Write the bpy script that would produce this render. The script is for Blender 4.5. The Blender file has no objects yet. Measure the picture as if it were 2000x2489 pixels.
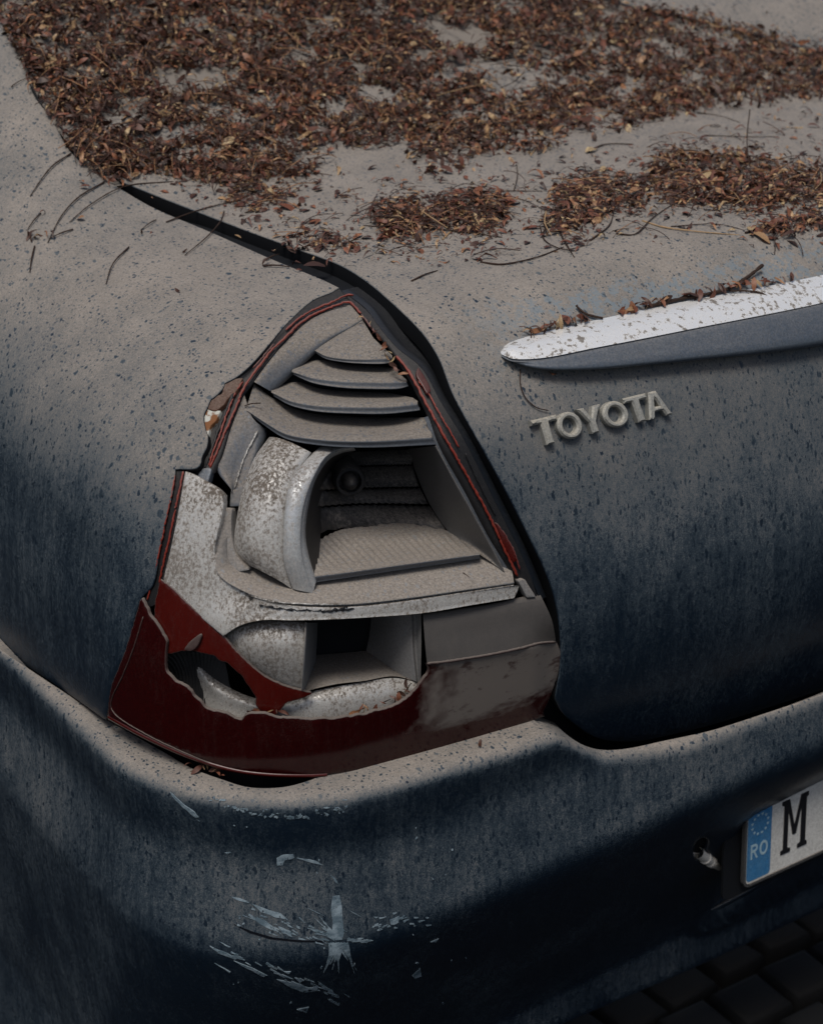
import bpy, math, random
import numpy as np
from mathutils import Vector, Matrix
from mathutils.geometry import delaunay_2d_cdt

random.seed(7)
rng = np.random.default_rng(7)
S = bpy.context.scene
COL = S.collection

# ------------------------------------------------------------------ camera
W0, H0, FPX = 2000.0, 2489.0, 4656.0          # photograph grid the survey was taken in
YAW, PITCH = math.radians(34.6), math.radians(24.6)
CAM = np.array([0.0, 0.0, 1.77])
DIR = np.array([math.sin(YAW)*math.cos(PITCH), math.cos(YAW)*math.cos(PITCH), -math.sin(PITCH)])
RGT = np.array([math.cos(YAW), -math.sin(YAW), 0.0])
UPV = np.cross(RGT, DIR)
cam = bpy.data.cameras.new('camera')
camo = bpy.data.objects.new('camera', cam)
COL.objects.link(camo)
camo.matrix_world = Matrix(((RGT[0], UPV[0], -DIR[0], CAM[0]), (RGT[1], UPV[1], -DIR[1], CAM[1]),
                            (RGT[2], UPV[2], -DIR[2], CAM[2]), (0, 0, 0, 1)))
cam.sensor_fit = 'VERTICAL'
cam.sensor_height = 36.0
cam.lens = 36.0*FPX/H0
cam.clip_end = 500
cam.dof.use_dof = True
cam.dof.focus_distance = 2.18
cam.dof.aperture_fstop = 6.3
S.camera = camo

# ------------------------------------------------------------------ light
SUN_EL, SUN_AZ = math.radians(65), math.radians(230)     # azimuth clockwise from +Y
w = bpy.data.worlds.new('World')
S.world = w
w.use_nodes = True
sky = w.node_tree.nodes.new('ShaderNodeTexSky')
sky.sky_type = 'NISHITA'
sky.sun_disc = False
sky.sun_elevation = SUN_EL
sky.sun_rotation = SUN_AZ
sky.air_density = 1.0
sky.dust_density = 4.0
bg = w.node_tree.nodes['Background']
bg.inputs[1].default_value = 0.05
w.node_tree.links.new(sky.outputs[0], bg.inputs[0])
sun = bpy.data.lights.new('sun', 'SUN')
sun.energy = 1.5
sun.angle = math.radians(20)
sun.color = (1.0, 0.96, 0.91)
suno = bpy.data.objects.new('sun', sun)
COL.objects.link(suno)
sd = Vector((math.sin(SUN_AZ)*math.cos(SUN_EL), math.cos(SUN_AZ)*math.cos(SUN_EL), math.sin(SUN_EL)))
suno.rotation_euler = sd.to_track_quat('Z', 'Y').to_euler()
S.view_settings.view_transform = 'Standard'
S.view_settings.look = 'None'
S.view_settings.gamma = 1
S.view_settings.exposure = 0.74
S.view_settings.use_curve_mapping = False
S.render.engine = 'CYCLES'

# ------------------------------------------------------------------ survey helpers
def rays(uv):
    uv = np.asarray(uv, float)
    a = (uv[:, 0]-W0/2)/FPX
    b = -(uv[:, 1]-H0/2)/FPX
    r = DIR[None]+a[:, None]*RGT[None]+b[:, None]*UPV[None]
    return r/np.linalg.norm(r, axis=1, keepdims=True)

def fillet(a, b, R):
    """union-of-outsides of two planes with a round of radius R"""
    u = np.maximum(a+R, 0); v = np.maximum(b+R, 0)
    return np.minimum(np.maximum(a, b), -R)+np.sqrt(u*u+v*v)*1.0 if False else np.where(
        (a > -R) & (b > -R), np.sqrt(u*u+v*v)-R, np.maximum(a, b))

def smooth(x, lo, hi):
    t = np.clip((x-lo)/(hi-lo), 0, 1)
    return t*t*(3-2*t)

CX = 1.70                                       # middle plane of the car

def cint(z, zs, vs):
    """smooth interpolation (Catmull-Rom like, via dense pre-smoothing)"""
    g = np.linspace(zs[0], zs[-1], 400)
    y = np.interp(g, zs, vs)
    k = np.ones(25)/25
    yp = np.concatenate([np.full(12, y[0]), y, np.full(12, y[-1])])
    # keep end slopes
    yp[:12] = y[0]+(np.arange(-12, 0))*(y[1]-y[0]); yp[-12:] = y[-1]+(np.arange(1, 13))*(y[-1]-y[-2])
    return np.interp(z, g, np.convolve(yp, k, 'valid'))

def body(p):
    x, y, z = p[:, 0], p[:, 1], p[:, 2]
    xs = cint(z, [0.3, 0.5, 0.62, 0.75, 0.88, 0.98, 1.1, 1.25, 1.5], [.82, .806, .80, .803, .822, .862, .945, 1.04, 1.21])
    side = np.maximum(xs-x, x-(2*CX-xs+.3))
    yr = cint(z, [0.3, 0.5, 0.58, 0.66, 0.74, 0.82, 0.92, 1.0, 1.1, 1.5],
              [1.60, 1.535, 1.510, 1.497, 1.497, 1.512, 1.541, 1.572, 1.62, 1.84])
    rear = yr+0.10*(CX-x)**2-y
    deck = 1.088-0.05*((CX-x)/0.8)**2+0.02*(y-1.8)
    glass = 1.10+0.50*(y-2.30)
    e = 0.04
    top = np.where(np.abs(deck-glass) < e, (deck+glass)/2+((deck-glass)**2/(4*e)+e/4), np.maximum(deck, glass))
    f = fillet(side, rear*0.97, 0.20)
    return fillet(f, (z-top)*0.95, 0.115)

def bump_hull(p):
    x, y, z = p[:, 0], p[:, 1], p[:, 2]
    zc = 0.46-0.055*smooth(CX-x, 0.05, 0.85)       # crease height
    zr = z-zc
    prof = cint(zr, [-0.4, -0.25, -0.10, -0.03, 0.0, 0.03, 0.08, 0.115, 0.15, 0.17, 0.2],
                [0.20, 0.115, 0.040, 0.009, 0.0, 0.005, 0.013, 0.0175, 0.014, 0.011, 0.011])
    sp = np.where(zr > 0, prof*0.75, prof*0.18)
    side = np.maximum(0.772+sp-x, x-(2*CX-0.772-sp))
    rear = 1.447+prof+0.10*(CX-x)**2-y
    top = np.interp(x, [1.228, 1.30, 1.42, 1.6], [.607, .556, .536, .540])
    f = fillet(side, rear*0.95, 0.20)
    return fillet(f, z-top, 0.015)

def hit(uv, hull):
    r = rays(uv)
    t = np.full(len(r), 1.2)
    for _ in range(140):
        f = hull(CAM[None]+r*t[:, None])
        t = np.clip(t+f*0.9, 0.5, 6.0)
    return t, r

def P(pts, hull=body):
    """(u, v, d) -> point d metres behind the hull along the sight line"""
    pts = np.asarray(pts, float)
    d = pts[:, 2] if pts.shape[1] > 2 else 0
    t, r = hit(pts[:, :2], hull)
    return CAM[None]+r*(t+d)[:, None]

def normals(p, hull):
    e = 0.0015
    g = np.zeros_like(p)
    for i in range(3):
        q = p.copy(); q[:, i] += e
        m = p.copy(); m[:, i] -= e
        g[:, i] = hull(q)-hull(m)
    return g/np.maximum(np.linalg.norm(g, axis=1, keepdims=True), 1e-9)

def project(p):
    p = np.asarray(p, float)-CAM
    z = p@DIR
    return np.stack([W0/2+FPX*(p@RGT)/z, H0/2-FPX*(p@UPV)/z], 1)

# tracing sheets: each is (origin x, origin y, pixels per sheet unit)
def frame(ox, oy, s):
    def f(L):
        return [(ox+q[0]/s, oy+q[1]/s)+tuple(q[2:]) for q in L]
    return f
A = frame(440, 660, 1732/920)       # upper lamp
B = frame(220, 1350, 1732/1200)     # lower lamp
T = frame(1180, 640, 1732/820)      # trim and badge
LT = frame(0, 0, 1.732)             # leaves, left
RT = frame(1000, 0, 1.732)          # leaves, right
LB = frame(0, 1500, 1.732)          # bumper, left
RB = frame(900, 1600, 1732/1100)    # bumper, right
LL = frame(240, 1100, 4.33)         # left lens edge
LU = frame(440, 880, 1482/220)      # rust notch
LR = frame(1100, 1350, 1533/320)    # right lens

def spline(pts, n=None, step=None):
    p = np.asarray(pts, float)
    if len(p) == 2:
        k = n or max(2, int(np.linalg.norm(p[1, :2]-p[0, :2])/(step or 10))+1)
        return p[0]+(p[1]-p[0])*np.linspace(0, 1, k)[:, None]
    seg = np.linalg.norm(np.diff(p[:, :min(3, p.shape[1])], axis=0)[:, :2], axis=1)**0.5+1e-6
    tk = np.concatenate([[0], np.cumsum(seg)])
    L = np.linalg.norm(np.diff(p[:, :2], axis=0), axis=1).sum()
    if n is None:
        n = max(2, int(L/step)+1)
    # centripetal Catmull-Rom through dense sampling, then uniform arc length
    ext = np.vstack([2*p[0]-p[1], p, 2*p[-1]-p[-2]])
    te = np.concatenate([[tk[0]-(tk[1]-tk[0])], tk, [tk[-1]+(tk[-1]-tk[-2])]])
    out = []
    for i in range(1, len(ext)-2):
        t0, t1, t2, t3 = te[i-1:i+3]
        t = np.linspace(t1, t2, 24, endpoint=False)[:, None]
        P0, P1, P2, P3 = ext[i-1:i+3]
        A1 = (t1-t)/(t1-t0)*P0+(t-t0)/(t1-t0)*P1
        A2 = (t2-t)/(t2-t1)*P1+(t-t1)/(t2-t1)*P2
        A3 = (t3-t)/(t3-t2)*P2+(t-t2)/(t3-t2)*P3
        B1 = (t2-t)/(t2-t0)*A1+(t-t0)/(t2-t0)*A2
        B2 = (t3-t)/(t3-t1)*A2+(t-t1)/(t3-t1)*A3
        out.append((t2-t)/(t2-t1)*B1+(t-t1)/(t2-t1)*B2)
    d = np.vstack(out+[p[-1:]])
    s = np.concatenate([[0], np.cumsum(np.linalg.norm(np.diff(d[:, :2], axis=0), axis=1))])
    if s[-1] < 1e-9:
        return np.repeat(p[:1], n, 0)
    g = np.linspace(0, s[-1], n)
    return np.stack([np.interp(g, s, d[:, k]) for k in range(d.shape[1])], 1)

def pip(pts, poly):
    x, y = pts[:, 0], pts[:, 1]
    inside = np.zeros(len(pts), bool)
    q = np.roll(poly, -1, 0)
    for (x1, y1), (x2, y2) in zip(poly[:, :2], q[:, :2]):
        if y1 == y2:
            continue
        c = ((y1 > y) != (y2 > y)) & (x < (x2-x1)*(y-y1)/(y2-y1)+x1)
        inside ^= c
    return inside

# ------------------------------------------------------------------ object helpers
def mesh_obj(name, verts, faces, mat, parent=None, smooth_shade=True, mats=None, fmat=None):
    me = bpy.data.meshes.new(name)
    me.from_pydata([tuple(map(float, v)) for v in verts], [], [tuple(map(int, f)) for f in faces])
    for m in (mats or [mat]):
        me.materials.append(m)
    if fmat is not None:
        me.polygons.foreach_set('material_index', np.asarray(fmat, np.int32))
    me.polygons.foreach_set('use_smooth', [smooth_shade]*len(me.polygons))
    me.update()
    o = bpy.data.objects.new(name, me)
    COL.objects.link(o)
    if parent is not None:
        attach(o, parent)
    return o

def attach(o, parent):
    o.parent = parent
    loc = Vector(parent.get('_base', (0, 0, 0)))
    o.matrix_parent_inverse = Matrix.Translation(-loc)

def thing(name, loc, label, cat, group=None):
    o = bpy.data.objects.new(name, None)
    o.empty_display_size = 0.1
    o.location = loc
    COL.objects.link(o)
    o['_base'] = tuple(loc)
    o['label'] = label
    o['category'] = cat
    if group:
        o['group'] = group
    return o

def tag(o, label, cat, group=None):
    o['label'] = label; o['category'] = cat
    if group:
        o['group'] = group
    return o

def orient(verts, tris, nrm):
    v = np.asarray(verts); f = np.asarray(tris)
    n = np.cross(v[f[:, 1]]-v[f[:, 0]], v[f[:, 2]]-v[f[:, 0]])
    flip = (n*nrm[f[:, 0]]).sum(1) < 0
    f[flip] = f[flip][:, ::-1]
    return f

def outline(segs, step):
    pts = []
    for s in segs:
        q = spline([a[:2] for a in s], step=step)
        if pts and np.linalg.norm(q[0]-pts[-1][-1]) < 0.5*step:
            q = q[1:]
        pts.append(q)
    p = np.vstack(pts)
    if np.linalg.norm(p[0]-p[-1]) < 0.5*step:
        p = p[:-1]
    return p

def panel(name, segs, mat, parent=None, hull=body, d=0.0, step=14, edge=None, rim=(0.0025, 0.02),
          holes=(), jag=0.0, rim_mat=None, rim_from=0, disp=None, lift=0.0):
    """sheet whose outline was surveyed on the hull; edges rolled inward"""
    edge = edge or step*0.8
    ol = outline(segs, edge)
    if jag:
        ol = ol+rng.normal(0, jag, ol.shape)
    loops = [ol]+[outline([list(h)+[h[0]]], edge) for h in holes]
    lo, hi = ol.min(0), ol.max(0)
    gx, gy = np.meshgrid(np.arange(lo[0], hi[0], step), np.arange(lo[1], hi[1], step*0.87))
    gx[1::2] += step/2
    g = np.stack([gx.ravel(), gy.ravel()], 1)
    g = g+rng.uniform(-0.1, 0.1, g.shape)*step
    g = g[pip(g, ol)]
    for h in loops[1:]:
        g = g[~pip(g, h)]
    allb = np.vstack(loops)
    keep = np.ones(len(g), bool)
    for i in range(0, len(g), 2000):
        q = g[i:i+2000]
        dm = ((q[:, None]-allb[None])**2).sum(2).min(1)
        keep[i:i+2000] = dm > (0.55*min(step, edge*1.2))**2
    g = g[keep]
    pts = np.vstack(loops+[g])
    edges, k = [], 0
    for lp in loops:
        m = len(lp)
        edges += [(k+i, k+(i+1) % m) for i in range(m)]
        k += m
    r = delaunay_2d_cdt([Vector(p) for p in pts], edges, [], 0, 1e-4)
    v2 = np.array([tuple(v) for v in r[0]])
    tri = np.array([f for f in r[2] if len(f) == 3])
    cen = v2[tri].mean(1)
    ok = pip(cen, ol)
    for h in loops[1:]:
        ok &= ~pip(cen, h)
    tri = tri[ok]
    dd = d(v2) if callable(d) else np.full(len(v2), d)
    t, rr = hit(v2, hull)
    base = CAM[None]+rr*t[:, None]
    nr = normals(base, hull)
    v3 = CAM[None]+rr*(t+dd)[:, None]
    if lift:
        v3 = v3+nr*lift
    if disp is not None:
        v3 = v3+disp(v2, v3, nr)
    tri = orient(v3, tri, nr)
    faces = [tuple(f) for f in tri]
    fm = [0]*len(faces)
    # boundary loops of the kept triangles
    from collections import defaultdict
    cnt = defaultdict(int)
    for a, b, c in tri:
        for e in ((a, b), (b, c), (c, a)):
            cnt[e] += 1
    bd = [e for e in cnt if (e[1], e[0]) not in cnt]
    verts = [v3]
    if rim and bd:
        n0 = len(v3)
        bv = sorted({i for e in bd for i in e})
        idx = {b: i for i, b in enumerate(bv)}
        out = np.zeros((len(bv), 3))
        for a, b in bd:
            tdir = v3[b]-v3[a]
            o = np.cross(tdir, nr[a])
            l = np.linalg.norm(o)
            if l > 0:
                out[idx[a]] += o/l; out[idx[b]] += o/l
        out /= np.maximum(np.linalg.norm(out, axis=1, keepdims=True), 1e-9)
        R, D = rim
        bp, bn = v3[bv], nr[bv]
        rings = [bp+out*R*0.7-bn*R*0.3, bp+out*R-bn*R, bp+out*R-bn*max(D, R*1.5)]
        off = n0
        prev = {b: b for b in bv}
        for q, ring in enumerate(rings):
            verts.append(ring)
            cur = {b: off+idx[b] for b in bv}
            for a, b in bd:
                faces.append((prev[b], prev[a], cur[a], cur[b]))
                fm.append(1 if rim_mat and q >= rim_from else 0)
            prev = cur
            off += len(bv)
    return mesh_obj(name, np.vstack(verts), faces, mat, parent, mats=[mat]+([rim_mat] if rim_mat else []), fmat=fm)

def loft(name, rails, mat, parent=None, n=48, sub=4, hull=body, disp=None, sharp=False, close=False, curve=True):
    """sheet through surveyed rails; every rail point is (u, v, depth behind hull)"""
    R = np.array([spline(r, n=n) for r in rails])
    if sub > 1:
        cols = []
        for j in range(n):
            q = R[:, j]
            if curve and len(q) > 2:
                tt = np.arange(len(q)); g = np.linspace(0, len(q)-1, (len(q)-1)*sub+1)
                ext = np.vstack([2*q[0]-q[1], q, 2*q[-1]-q[-2]])
                res = []
                for s in g:
                    i = min(int(s), len(q)-2); f = s-i
                    a, b, c, e = ext[i:i+4]
                    res.append(0.5*((2*b)+(-a+c)*f+(2*a-5*b+4*c-e)*f*f+(-a+3*b-3*c+e)*f**3))
                cols.append(np.array(res))
            else:
                g = np.linspace(0, len(q)-1, (len(q)-1)*sub+1)
                cols.append(np.stack([np.interp(g, np.arange(len(q)), q[:, k]) for k in range(3)], 1))
        R = np.array(cols).transpose(1, 0, 2)
    m = R.shape[0]
    flat = R.reshape(-1, 3)
    v = P(flat, hull)
    if disp is not None:
        v = v+disp(flat, v)
    f = []
    for i in range(m-1):
        for j in range(n-1):
            a = i*n+j
            f.append((a, a+1, a+n+1, a+n))
    o = mesh_obj(name, v, f, mat, parent)
    if sharp:
        split_sharp(o)
    return o

def split_sharp(o, ang=38):
    me = o.data
    me.set_sharp_from_angle(angle=math.radians(ang))

def tube3(name, pts, rad, mat, parent=None, sides=7, taper=None, jitter=0.0):
    p = np.asarray(pts, float)
    n = len(p)
    tg = np.gradient(p, axis=0)
    tg /= np.maximum(np.linalg.norm(tg, axis=1, keepdims=True), 1e-9)
    ref = np.array([0.3, 0.2, 0.93])
    v, f = [], []
    for i in range(n):
        a = np.cross(tg[i], ref); a /= np.linalg.norm(a)+1e-9
        b = np.cross(tg[i], a)
        r = rad*(taper[i] if taper is not None else 1.0)*(1+rng.normal(0, jitter))
        for k in range(sides):
            th = 2*math.pi*k/sides
            v.append(p[i]+(a*math.cos(th)+b*math.sin(th))*r)
    for i in range(n-1):
        for k in range(sides):
            f.append((i*sides+k, i*sides+(k+1) % sides, (i+1)*sides+(k+1) % sides, (i+1)*sides+k))
    f.append(tuple(range(sides))[::-1]); f.append(tuple((n-1)*sides+k for k in range(sides)))
    return mesh_obj(name, v, f, mat, parent)

def bead(name, pts, rad, mat, parent, step=5, jitter=0.18, hull=body, wob=0.6):
    q = spline(pts, step=step)
    q[:, :2] += rng.normal(0, wob, (len(q), 2))
    tp = np.ones(len(q)); tp[0] = tp[-1] = 0.5
    return tube3(name, P(q, hull), rad, mat, parent, taper=tp, jitter=jitter)

# ------------------------------------------------------------------ materials
class NT:
    def __init__(s, name):
        s.m = bpy.data.materials.new(name); s.m.use_nodes = True
        s.t = s.m.node_tree; s.n = s.t.nodes; s.l = s.t.links
        s.b = s.n['Principled BSDF']
        s.tc = s.n.new('ShaderNodeTexCoord').outputs['Object']
    def put(s, sock, val):
        if val is None:
            return
        if isinstance(val, bpy.types.NodeSocket):
            s.l.new(val, sock)
        else:
            if hasattr(sock.default_value, '__len__') and not hasattr(val, '__len__'):
                val = (val,)*len(sock.default_value)
            if hasattr(val, '__len__') and len(val) == 3 and len(sock.default_value) == 4:
                val = tuple(val)+(1,)
            sock.default_value = val
    def map(s, scale, loc=(0, 0, 0), rot=(0, 0, 0)):
        m = s.n.new('ShaderNodeMapping')
        s.l.new(s.tc, m.inputs[0])
        m.inputs['Scale'].default_value = scale; m.inputs['Location'].default_value = loc
        m.inputs['Rotation'].default_value = rot
        return m.outputs[0]
    def noise(s, scale, detail=4, rough=0.55, vec=None, dist=0.0):
        m = s.n.new('ShaderNodeTexNoise')
        s.l.new(vec or s.tc, m.inputs['Vector'])
        m.inputs['Scale'].default_value = scale; m.inputs['Detail'].default_value = detail
        m.inputs['Roughness'].default_value = rough; m.inputs['Distortion'].default_value = dist
        return m.outputs['Fac']
    def voro(s, scale, vec=None, out='Distance', rnd=1.0):
        m = s.n.new('ShaderNodeTexVoronoi')
        s.l.new(vec or s.tc, m.inputs['Vector'])
        m.inputs['Scale'].default_value = scale
        m.inputs['Randomness'].default_value = rnd
        return m.outputs[out], m.outputs['Color']
    def math(s, op, a, b=None, c=None, clamp=False):
        m = s.n.new('ShaderNodeMath'); m.operation = op; m.use_clamp = clamp
        s.put(m.inputs[0], a); s.put(m.inputs[1], b); s.put(m.inputs[2], c)
        return m.outputs[0]
    def rng(s, v, a, b, c=0.0, d=1.0, sm=False):
        m = s.n.new('ShaderNodeMapRange')
        m.interpolation_type = 'SMOOTHSTEP' if sm else 'LINEAR'
        s.put(m.inputs['Value'], v)
        for k, x in zip(('From Min', 'From Max', 'To Min', 'To Max'), (a, b, c, d)):
            s.put(m.inputs[k], x)
        return m.outputs[0]
    def mix(s, f, a, b):
        m = s.n.new('ShaderNodeMix'); m.data_type = 'RGBA'
        s.put(m.inputs[0], f); s.put(m.inputs[6], a); s.put(m.inputs[7], b)
        return m.outputs[2]
    def nz(s):
        g = s.n.new('ShaderNodeNewGeometry')
        x = s.n.new('ShaderNodeSeparateXYZ'); s.l.new(g.outputs['Normal'], x.inputs[0])
        return x.outputs[2]
    def xyz(s):
        x = s.n.new('ShaderNodeSeparateXYZ'); s.l.new(s.tc, x.inputs[0])
        return x.outputs
    def bump(s, h, strength=0.3, dist=0.001):
        m = s.n.new('ShaderNodeBump')
        m.inputs['Strength'].default_value = strength; m.inputs['Distance'].default_value = dist
        s.l.new(h, m.inputs['Height'])
        s.l.new(m.outputs[0], s.b.inputs['Normal'])
    def out(s, color=None, rough=None, metal=None, spec=None, **k):
        s.put(s.b.inputs['Base Color'], color); s.put(s.b.inputs['Roughness'], rough)
        s.put(s.b.inputs['Metallic'], metal); s.put(s.b.inputs['Specular IOR Level'], spec)
        for q, v in k.items():
            s.put(s.b.inputs[q.replace('_', ' ')], v)
        return s.m

DUST = (0.200, 0.177, 0.153)
NAVY = (0.0040, 0.0105, 0.0200)

def dust_layer(t, lo, hi, streak=0.36, blot=0.60, fine=0.80, spots=True):
    """amount of settled dust: more on faces that look up, washed by streaks and drop marks"""
    base = t.rng(t.nz(), lo, hi)
    n1 = t.noise(7, 5)
    st = t.noise(1.0, 5, 0.65, t.map((90, 90, 8)))
    fn = t.noise(700, 2, 0.7)
    fm = t.noise(240, 3, 0.7, t.map((1, 1, .45)))
    a = t.math('MULTIPLY_ADD', t.math('SUBTRACT', n1, 0.5), blot, base)
    a = t.math('MULTIPLY_ADD', t.math('SUBTRACT', st, 0.5), streak, a)
    a = t.math('MULTIPLY_ADD', t.math('SUBTRACT', fn, 0.5), fine, a)
    a = t.math('MULTIPLY_ADD', t.math('SUBTRACT', fm, 0.5), fine*0.55, a, clamp=True)
    if spots:
        def drops(scale, keep, rad, mp, amt, a):
            wv = t.map(mp)
            dsp = t.n.new('ShaderNodeVectorMath'); dsp.operation = 'ADD'
            nn = t.n.new('ShaderNodeTexNoise'); t.l.new(t.tc, nn.inputs['Vector']); nn.inputs['Scale'].default_value = 160
            sc = t.n.new('ShaderNodeVectorMath'); sc.operation = 'SCALE'; sc.inputs['Scale'].default_value = 0.006
            t.l.new(nn.outputs['Color'], sc.inputs[0])
            t.l.new(wv, dsp.inputs[0]); t.l.new(sc.outputs[0], dsp.inputs[1])
            dd, cc = t.voro(scale, dsp.outputs[0])
            sx = t.n.new('ShaderNodeSeparateColor'); t.l.new(cc, sx.inputs[0])
            on = t.math('GREATER_THAN', sx.outputs[0], keep)
            rr = t.math('MULTIPLY_ADD', sx.outputs[1], rad, rad*0.35)
            sp = t.rng(t.math('SUBTRACT', rr, dd), -0.03, 0.05, sm=True)
            dep = t.math('MULTIPLY', t.math('MULTIPLY', sp, on), t.math('MULTIPLY_ADD', sx.outputs[2], 0.6*amt, 0.5*amt))
            return t.math('SUBTRACT', a, t.math('MULTIPLY', dep, a), clamp=True)
        a = drops(85, 0.66, 0.20, (1, 0.75, 0.45), 0.75, a)
        a = drops(150, 0.35, 0.25, (1, 0.8, 0.42), 0.85, a)
        a = drops(270, 0.30, 0.28, (1, 0.8, 0.5), 0.9, a)
    return a

def mat_paint(name, peel=None, lo=-0.06, hi=1.08, gain=1.0):
    t = NT(name)
    a = dust_layer(t, lo, hi)
    a = t.math('MULTIPLY', a, gain)
    tone = t.noise(14, 4)
    gr = t.rng(t.noise(380, 3, 0.85), 0.34, 0.66, 0.0, 1.0)
    tone = t.math('MULTIPLY_ADD', gr, 0.55, t.math('MULTIPLY', tone, 0.5))
    dcol = t.mix(tone, tuple(c*0.48 for c in DUST), tuple(c*1.42 for c in DUST))
    veil = t.mix(t.rng(a, 0, 0.38), NAVY, (0.042, 0.061, 0.076))
    col = t.mix(t.rng(a, 0.22, 0.95), veil, dcol)
    rough = t.rng(a, 0, 0.5, 0.34, 0.90)
    if peel:
        x, y, z = t.xyz()
        pm = None
        for (z0, z1, z2, z3, th) in peel:
            band = t.math('MULTIPLY', t.rng(z, z0, z1, sm=True), t.rng(z, z2, z3, 1, 0, sm=True))
            n = t.noise(1.0, 6, 0.7, t.map((70, 70, 50)))
            m = t.math('MULTIPLY', t.rng(t.math('MULTIPLY_ADD', band, 0.12, n), th, th+0.03, sm=True), t.rng(t.noise(260, 4, .7), .36, .5, sm=True))
            m = t.math('MULTIPLY', m, t.math('MULTIPLY', band, t.rng(x, 1.18, 1.36, sm=True) if z0 > .9 else 1.0))
            pm = m if pm is None else t.math('MAXIMUM', pm, m)
        col = t.mix(t.math('MULTIPLY', pm, 0.85), col, (0.135, 0.165, 0.185))
    t.bump(t.math('ADD', t.noise(500, 2), t.math('MULTIPLY', a, 0.7)), 0.12, 0.0006)
    return t.out(col, rough, 0.0, 0.5)

M = {}
M['paint'] = mat_paint('dusty_navy_paint')
M['lid_paint'] = mat_paint('dusty_navy_lid_paint', lo=-0.12, hi=1.0, peel=[(0.985, 1.02, 1.058, 1.080, 0.60)])
M['bumper_paint'] = mat_paint('dusty_navy_bumper_paint', lo=-0.18, hi=1.15)

def mat_dusty(name, base, metal, rough, lo, hi, dustc=DUST, spots=True, gain=1.0, mottled=0.0):
    t = NT(name)
    a = dust_layer(t, lo, hi, streak=0.15, blot=0.4, fine=0.7, spots=spots)
    a = t.math('MULTIPLY', a, gain)
    if mottled:
        mo = t.noise(1.0, 6, 0.75, t.map((300, 300, 200)))
        mo = t.rng(t.math('MULTIPLY_ADD', t.math('SUBTRACT', t.noise(16, 3), .5), .45, mo), 0.44, 0.62, sm=True)
        a = t.math('MULTIPLY_ADD', mo, mottled, a, clamp=True)
    gr = t.rng(t.noise(380, 3, 0.85), 0.34, 0.66, 0.0, 1.0)
    dc = t.mix(gr, tuple(c*0.62 for c in dustc), tuple(c*1.34 for c in dustc))
    bc = t.mix(gr, tuple(c*0.80 for c in base), tuple(min(1, c*1.18) for c in base))
    col = t.mix(a, bc, dc)
    r = t.rng(a, 0, 0.7, rough, 0.9)
    mt = t.rng(a, 0.1, 0.7, metal, 0.0)
    t.bump(t.math('ADD', t.noise(500, 2), t.math('MULTIPLY', a, 0.6)), 0.15, 0.0006)
    return t.out(col, r, mt, 0.4)

M['silver'] = mat_dusty('dusty_silver_reflector', (0.50, 0.49, 0.465), 0.45, 0.32, 0.32, 1.4, mottled=0.85,
                        dustc=(0.105, 0.088, 0.072))
M['louver'] = mat_dusty('dusty_grey_louver', (0.085, 0.097, 0.114), 0.1, 0.42, 0.30, 0.80, gain=1.0, mottled=.15, dustc=tuple(c*.82 for c in DUST))
M['shelf'] = mat_dusty('dusty_grey_shelf', (0.20, 0.20, 0.20), 0.2, 0.45, -0.1, 0.65, gain=1.0)
M['cavity'] = mat_dusty('dusty_shaded_cavity_reflector', (0.030, 0.030, 0.032), 0.1, 0.5, 0.3, 1.4, mottled=0.5,  # base lowered so the shade inside the lamp opening is in the colour
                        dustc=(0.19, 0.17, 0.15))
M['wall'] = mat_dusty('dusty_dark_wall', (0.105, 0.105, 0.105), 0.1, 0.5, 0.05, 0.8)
M['ring'] = mat_dusty('pale_rim_ring', (0.45, 0.46, 0.46), 0.5, 0.3, 0.40, 1.4, dustc=(0.15, 0.13, 0.112), spots=False, mottled=.6)
M['black'] = NT('black_plastic').out((0.006, 0.007, 0.009), 0.7, 0, 0.2)
M['edge'] = NT('gap_shade_edge').out((0.0025, 0.003, 0.004), 0.7, 0, 0.2)  # near black in place of navy: shade of the shut line put into the colour
M['flange'] = mat_dusty('dark_lamp_flange', (0.006, 0.006, 0.007), 0, 0.6, 0.35, 2.1, spots=False, gain=0.3)
M['seal'] = mat_dusty('channel_metal', (0.0045, 0.007, 0.011), 0, 0.5, 0.3, 2.2, spots=False, gain=0.22)

def mat_lens(name, base, dusty=None, lo=0.05, hi=1.6, trans=0.0, rough=0.3):
    t = NT(name)
    a = dust_layer(t, lo, hi, streak=0.12, blot=0.15, fine=0.2, spots=False)
    if dusty:
        x, y, z = t.xyz()
        e = t.math('MULTIPLY_ADD', t.math('SUBTRACT', t.noise(1.0, 6, 0.65, t.map((22, 22, 60))), 0.5), 0.055, z)
        xr = t.rng(t.math('MULTIPLY_ADD', t.math('SUBTRACT', t.noise(30, 5), .5), .12, x), 1.06, 1.11, sm=True)
        m = t.math('MULTIPLY', t.rng(e, dusty[0], dusty[1], sm=True), xr)
        wear = t.rng(t.noise(1.0, 6, 0.7, t.map((26, 26, 50), (3, 1, 2))), 0.55, 0.66, 1, 0.3, sm=True)
        a = t.math('MAXIMUM', a, t.math('MULTIPLY', t.math('MULTIPLY', m, 0.80), wear))
    n = t.noise(30, 5)
    bc = t.mix(n, tuple(c*0.75 for c in base), tuple(c*1.3 for c in base))
    col = t.mix(a, bc, tuple(c*0.8 for c in DUST))
    t.bump(t.noise(350, 3), 0.06, 0.0006)
    return t.out(col, t.rng(a, 0, 0.5, rough, 0.85), 0, 0.45, Transmission_Weight=trans)
M['lens'] = mat_lens('dark_red_lens', (0.019, 0.0007, 0.0009), dusty=(0.628, 0.648), lo=0.45, hi=2.6, rough=0.16)
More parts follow.
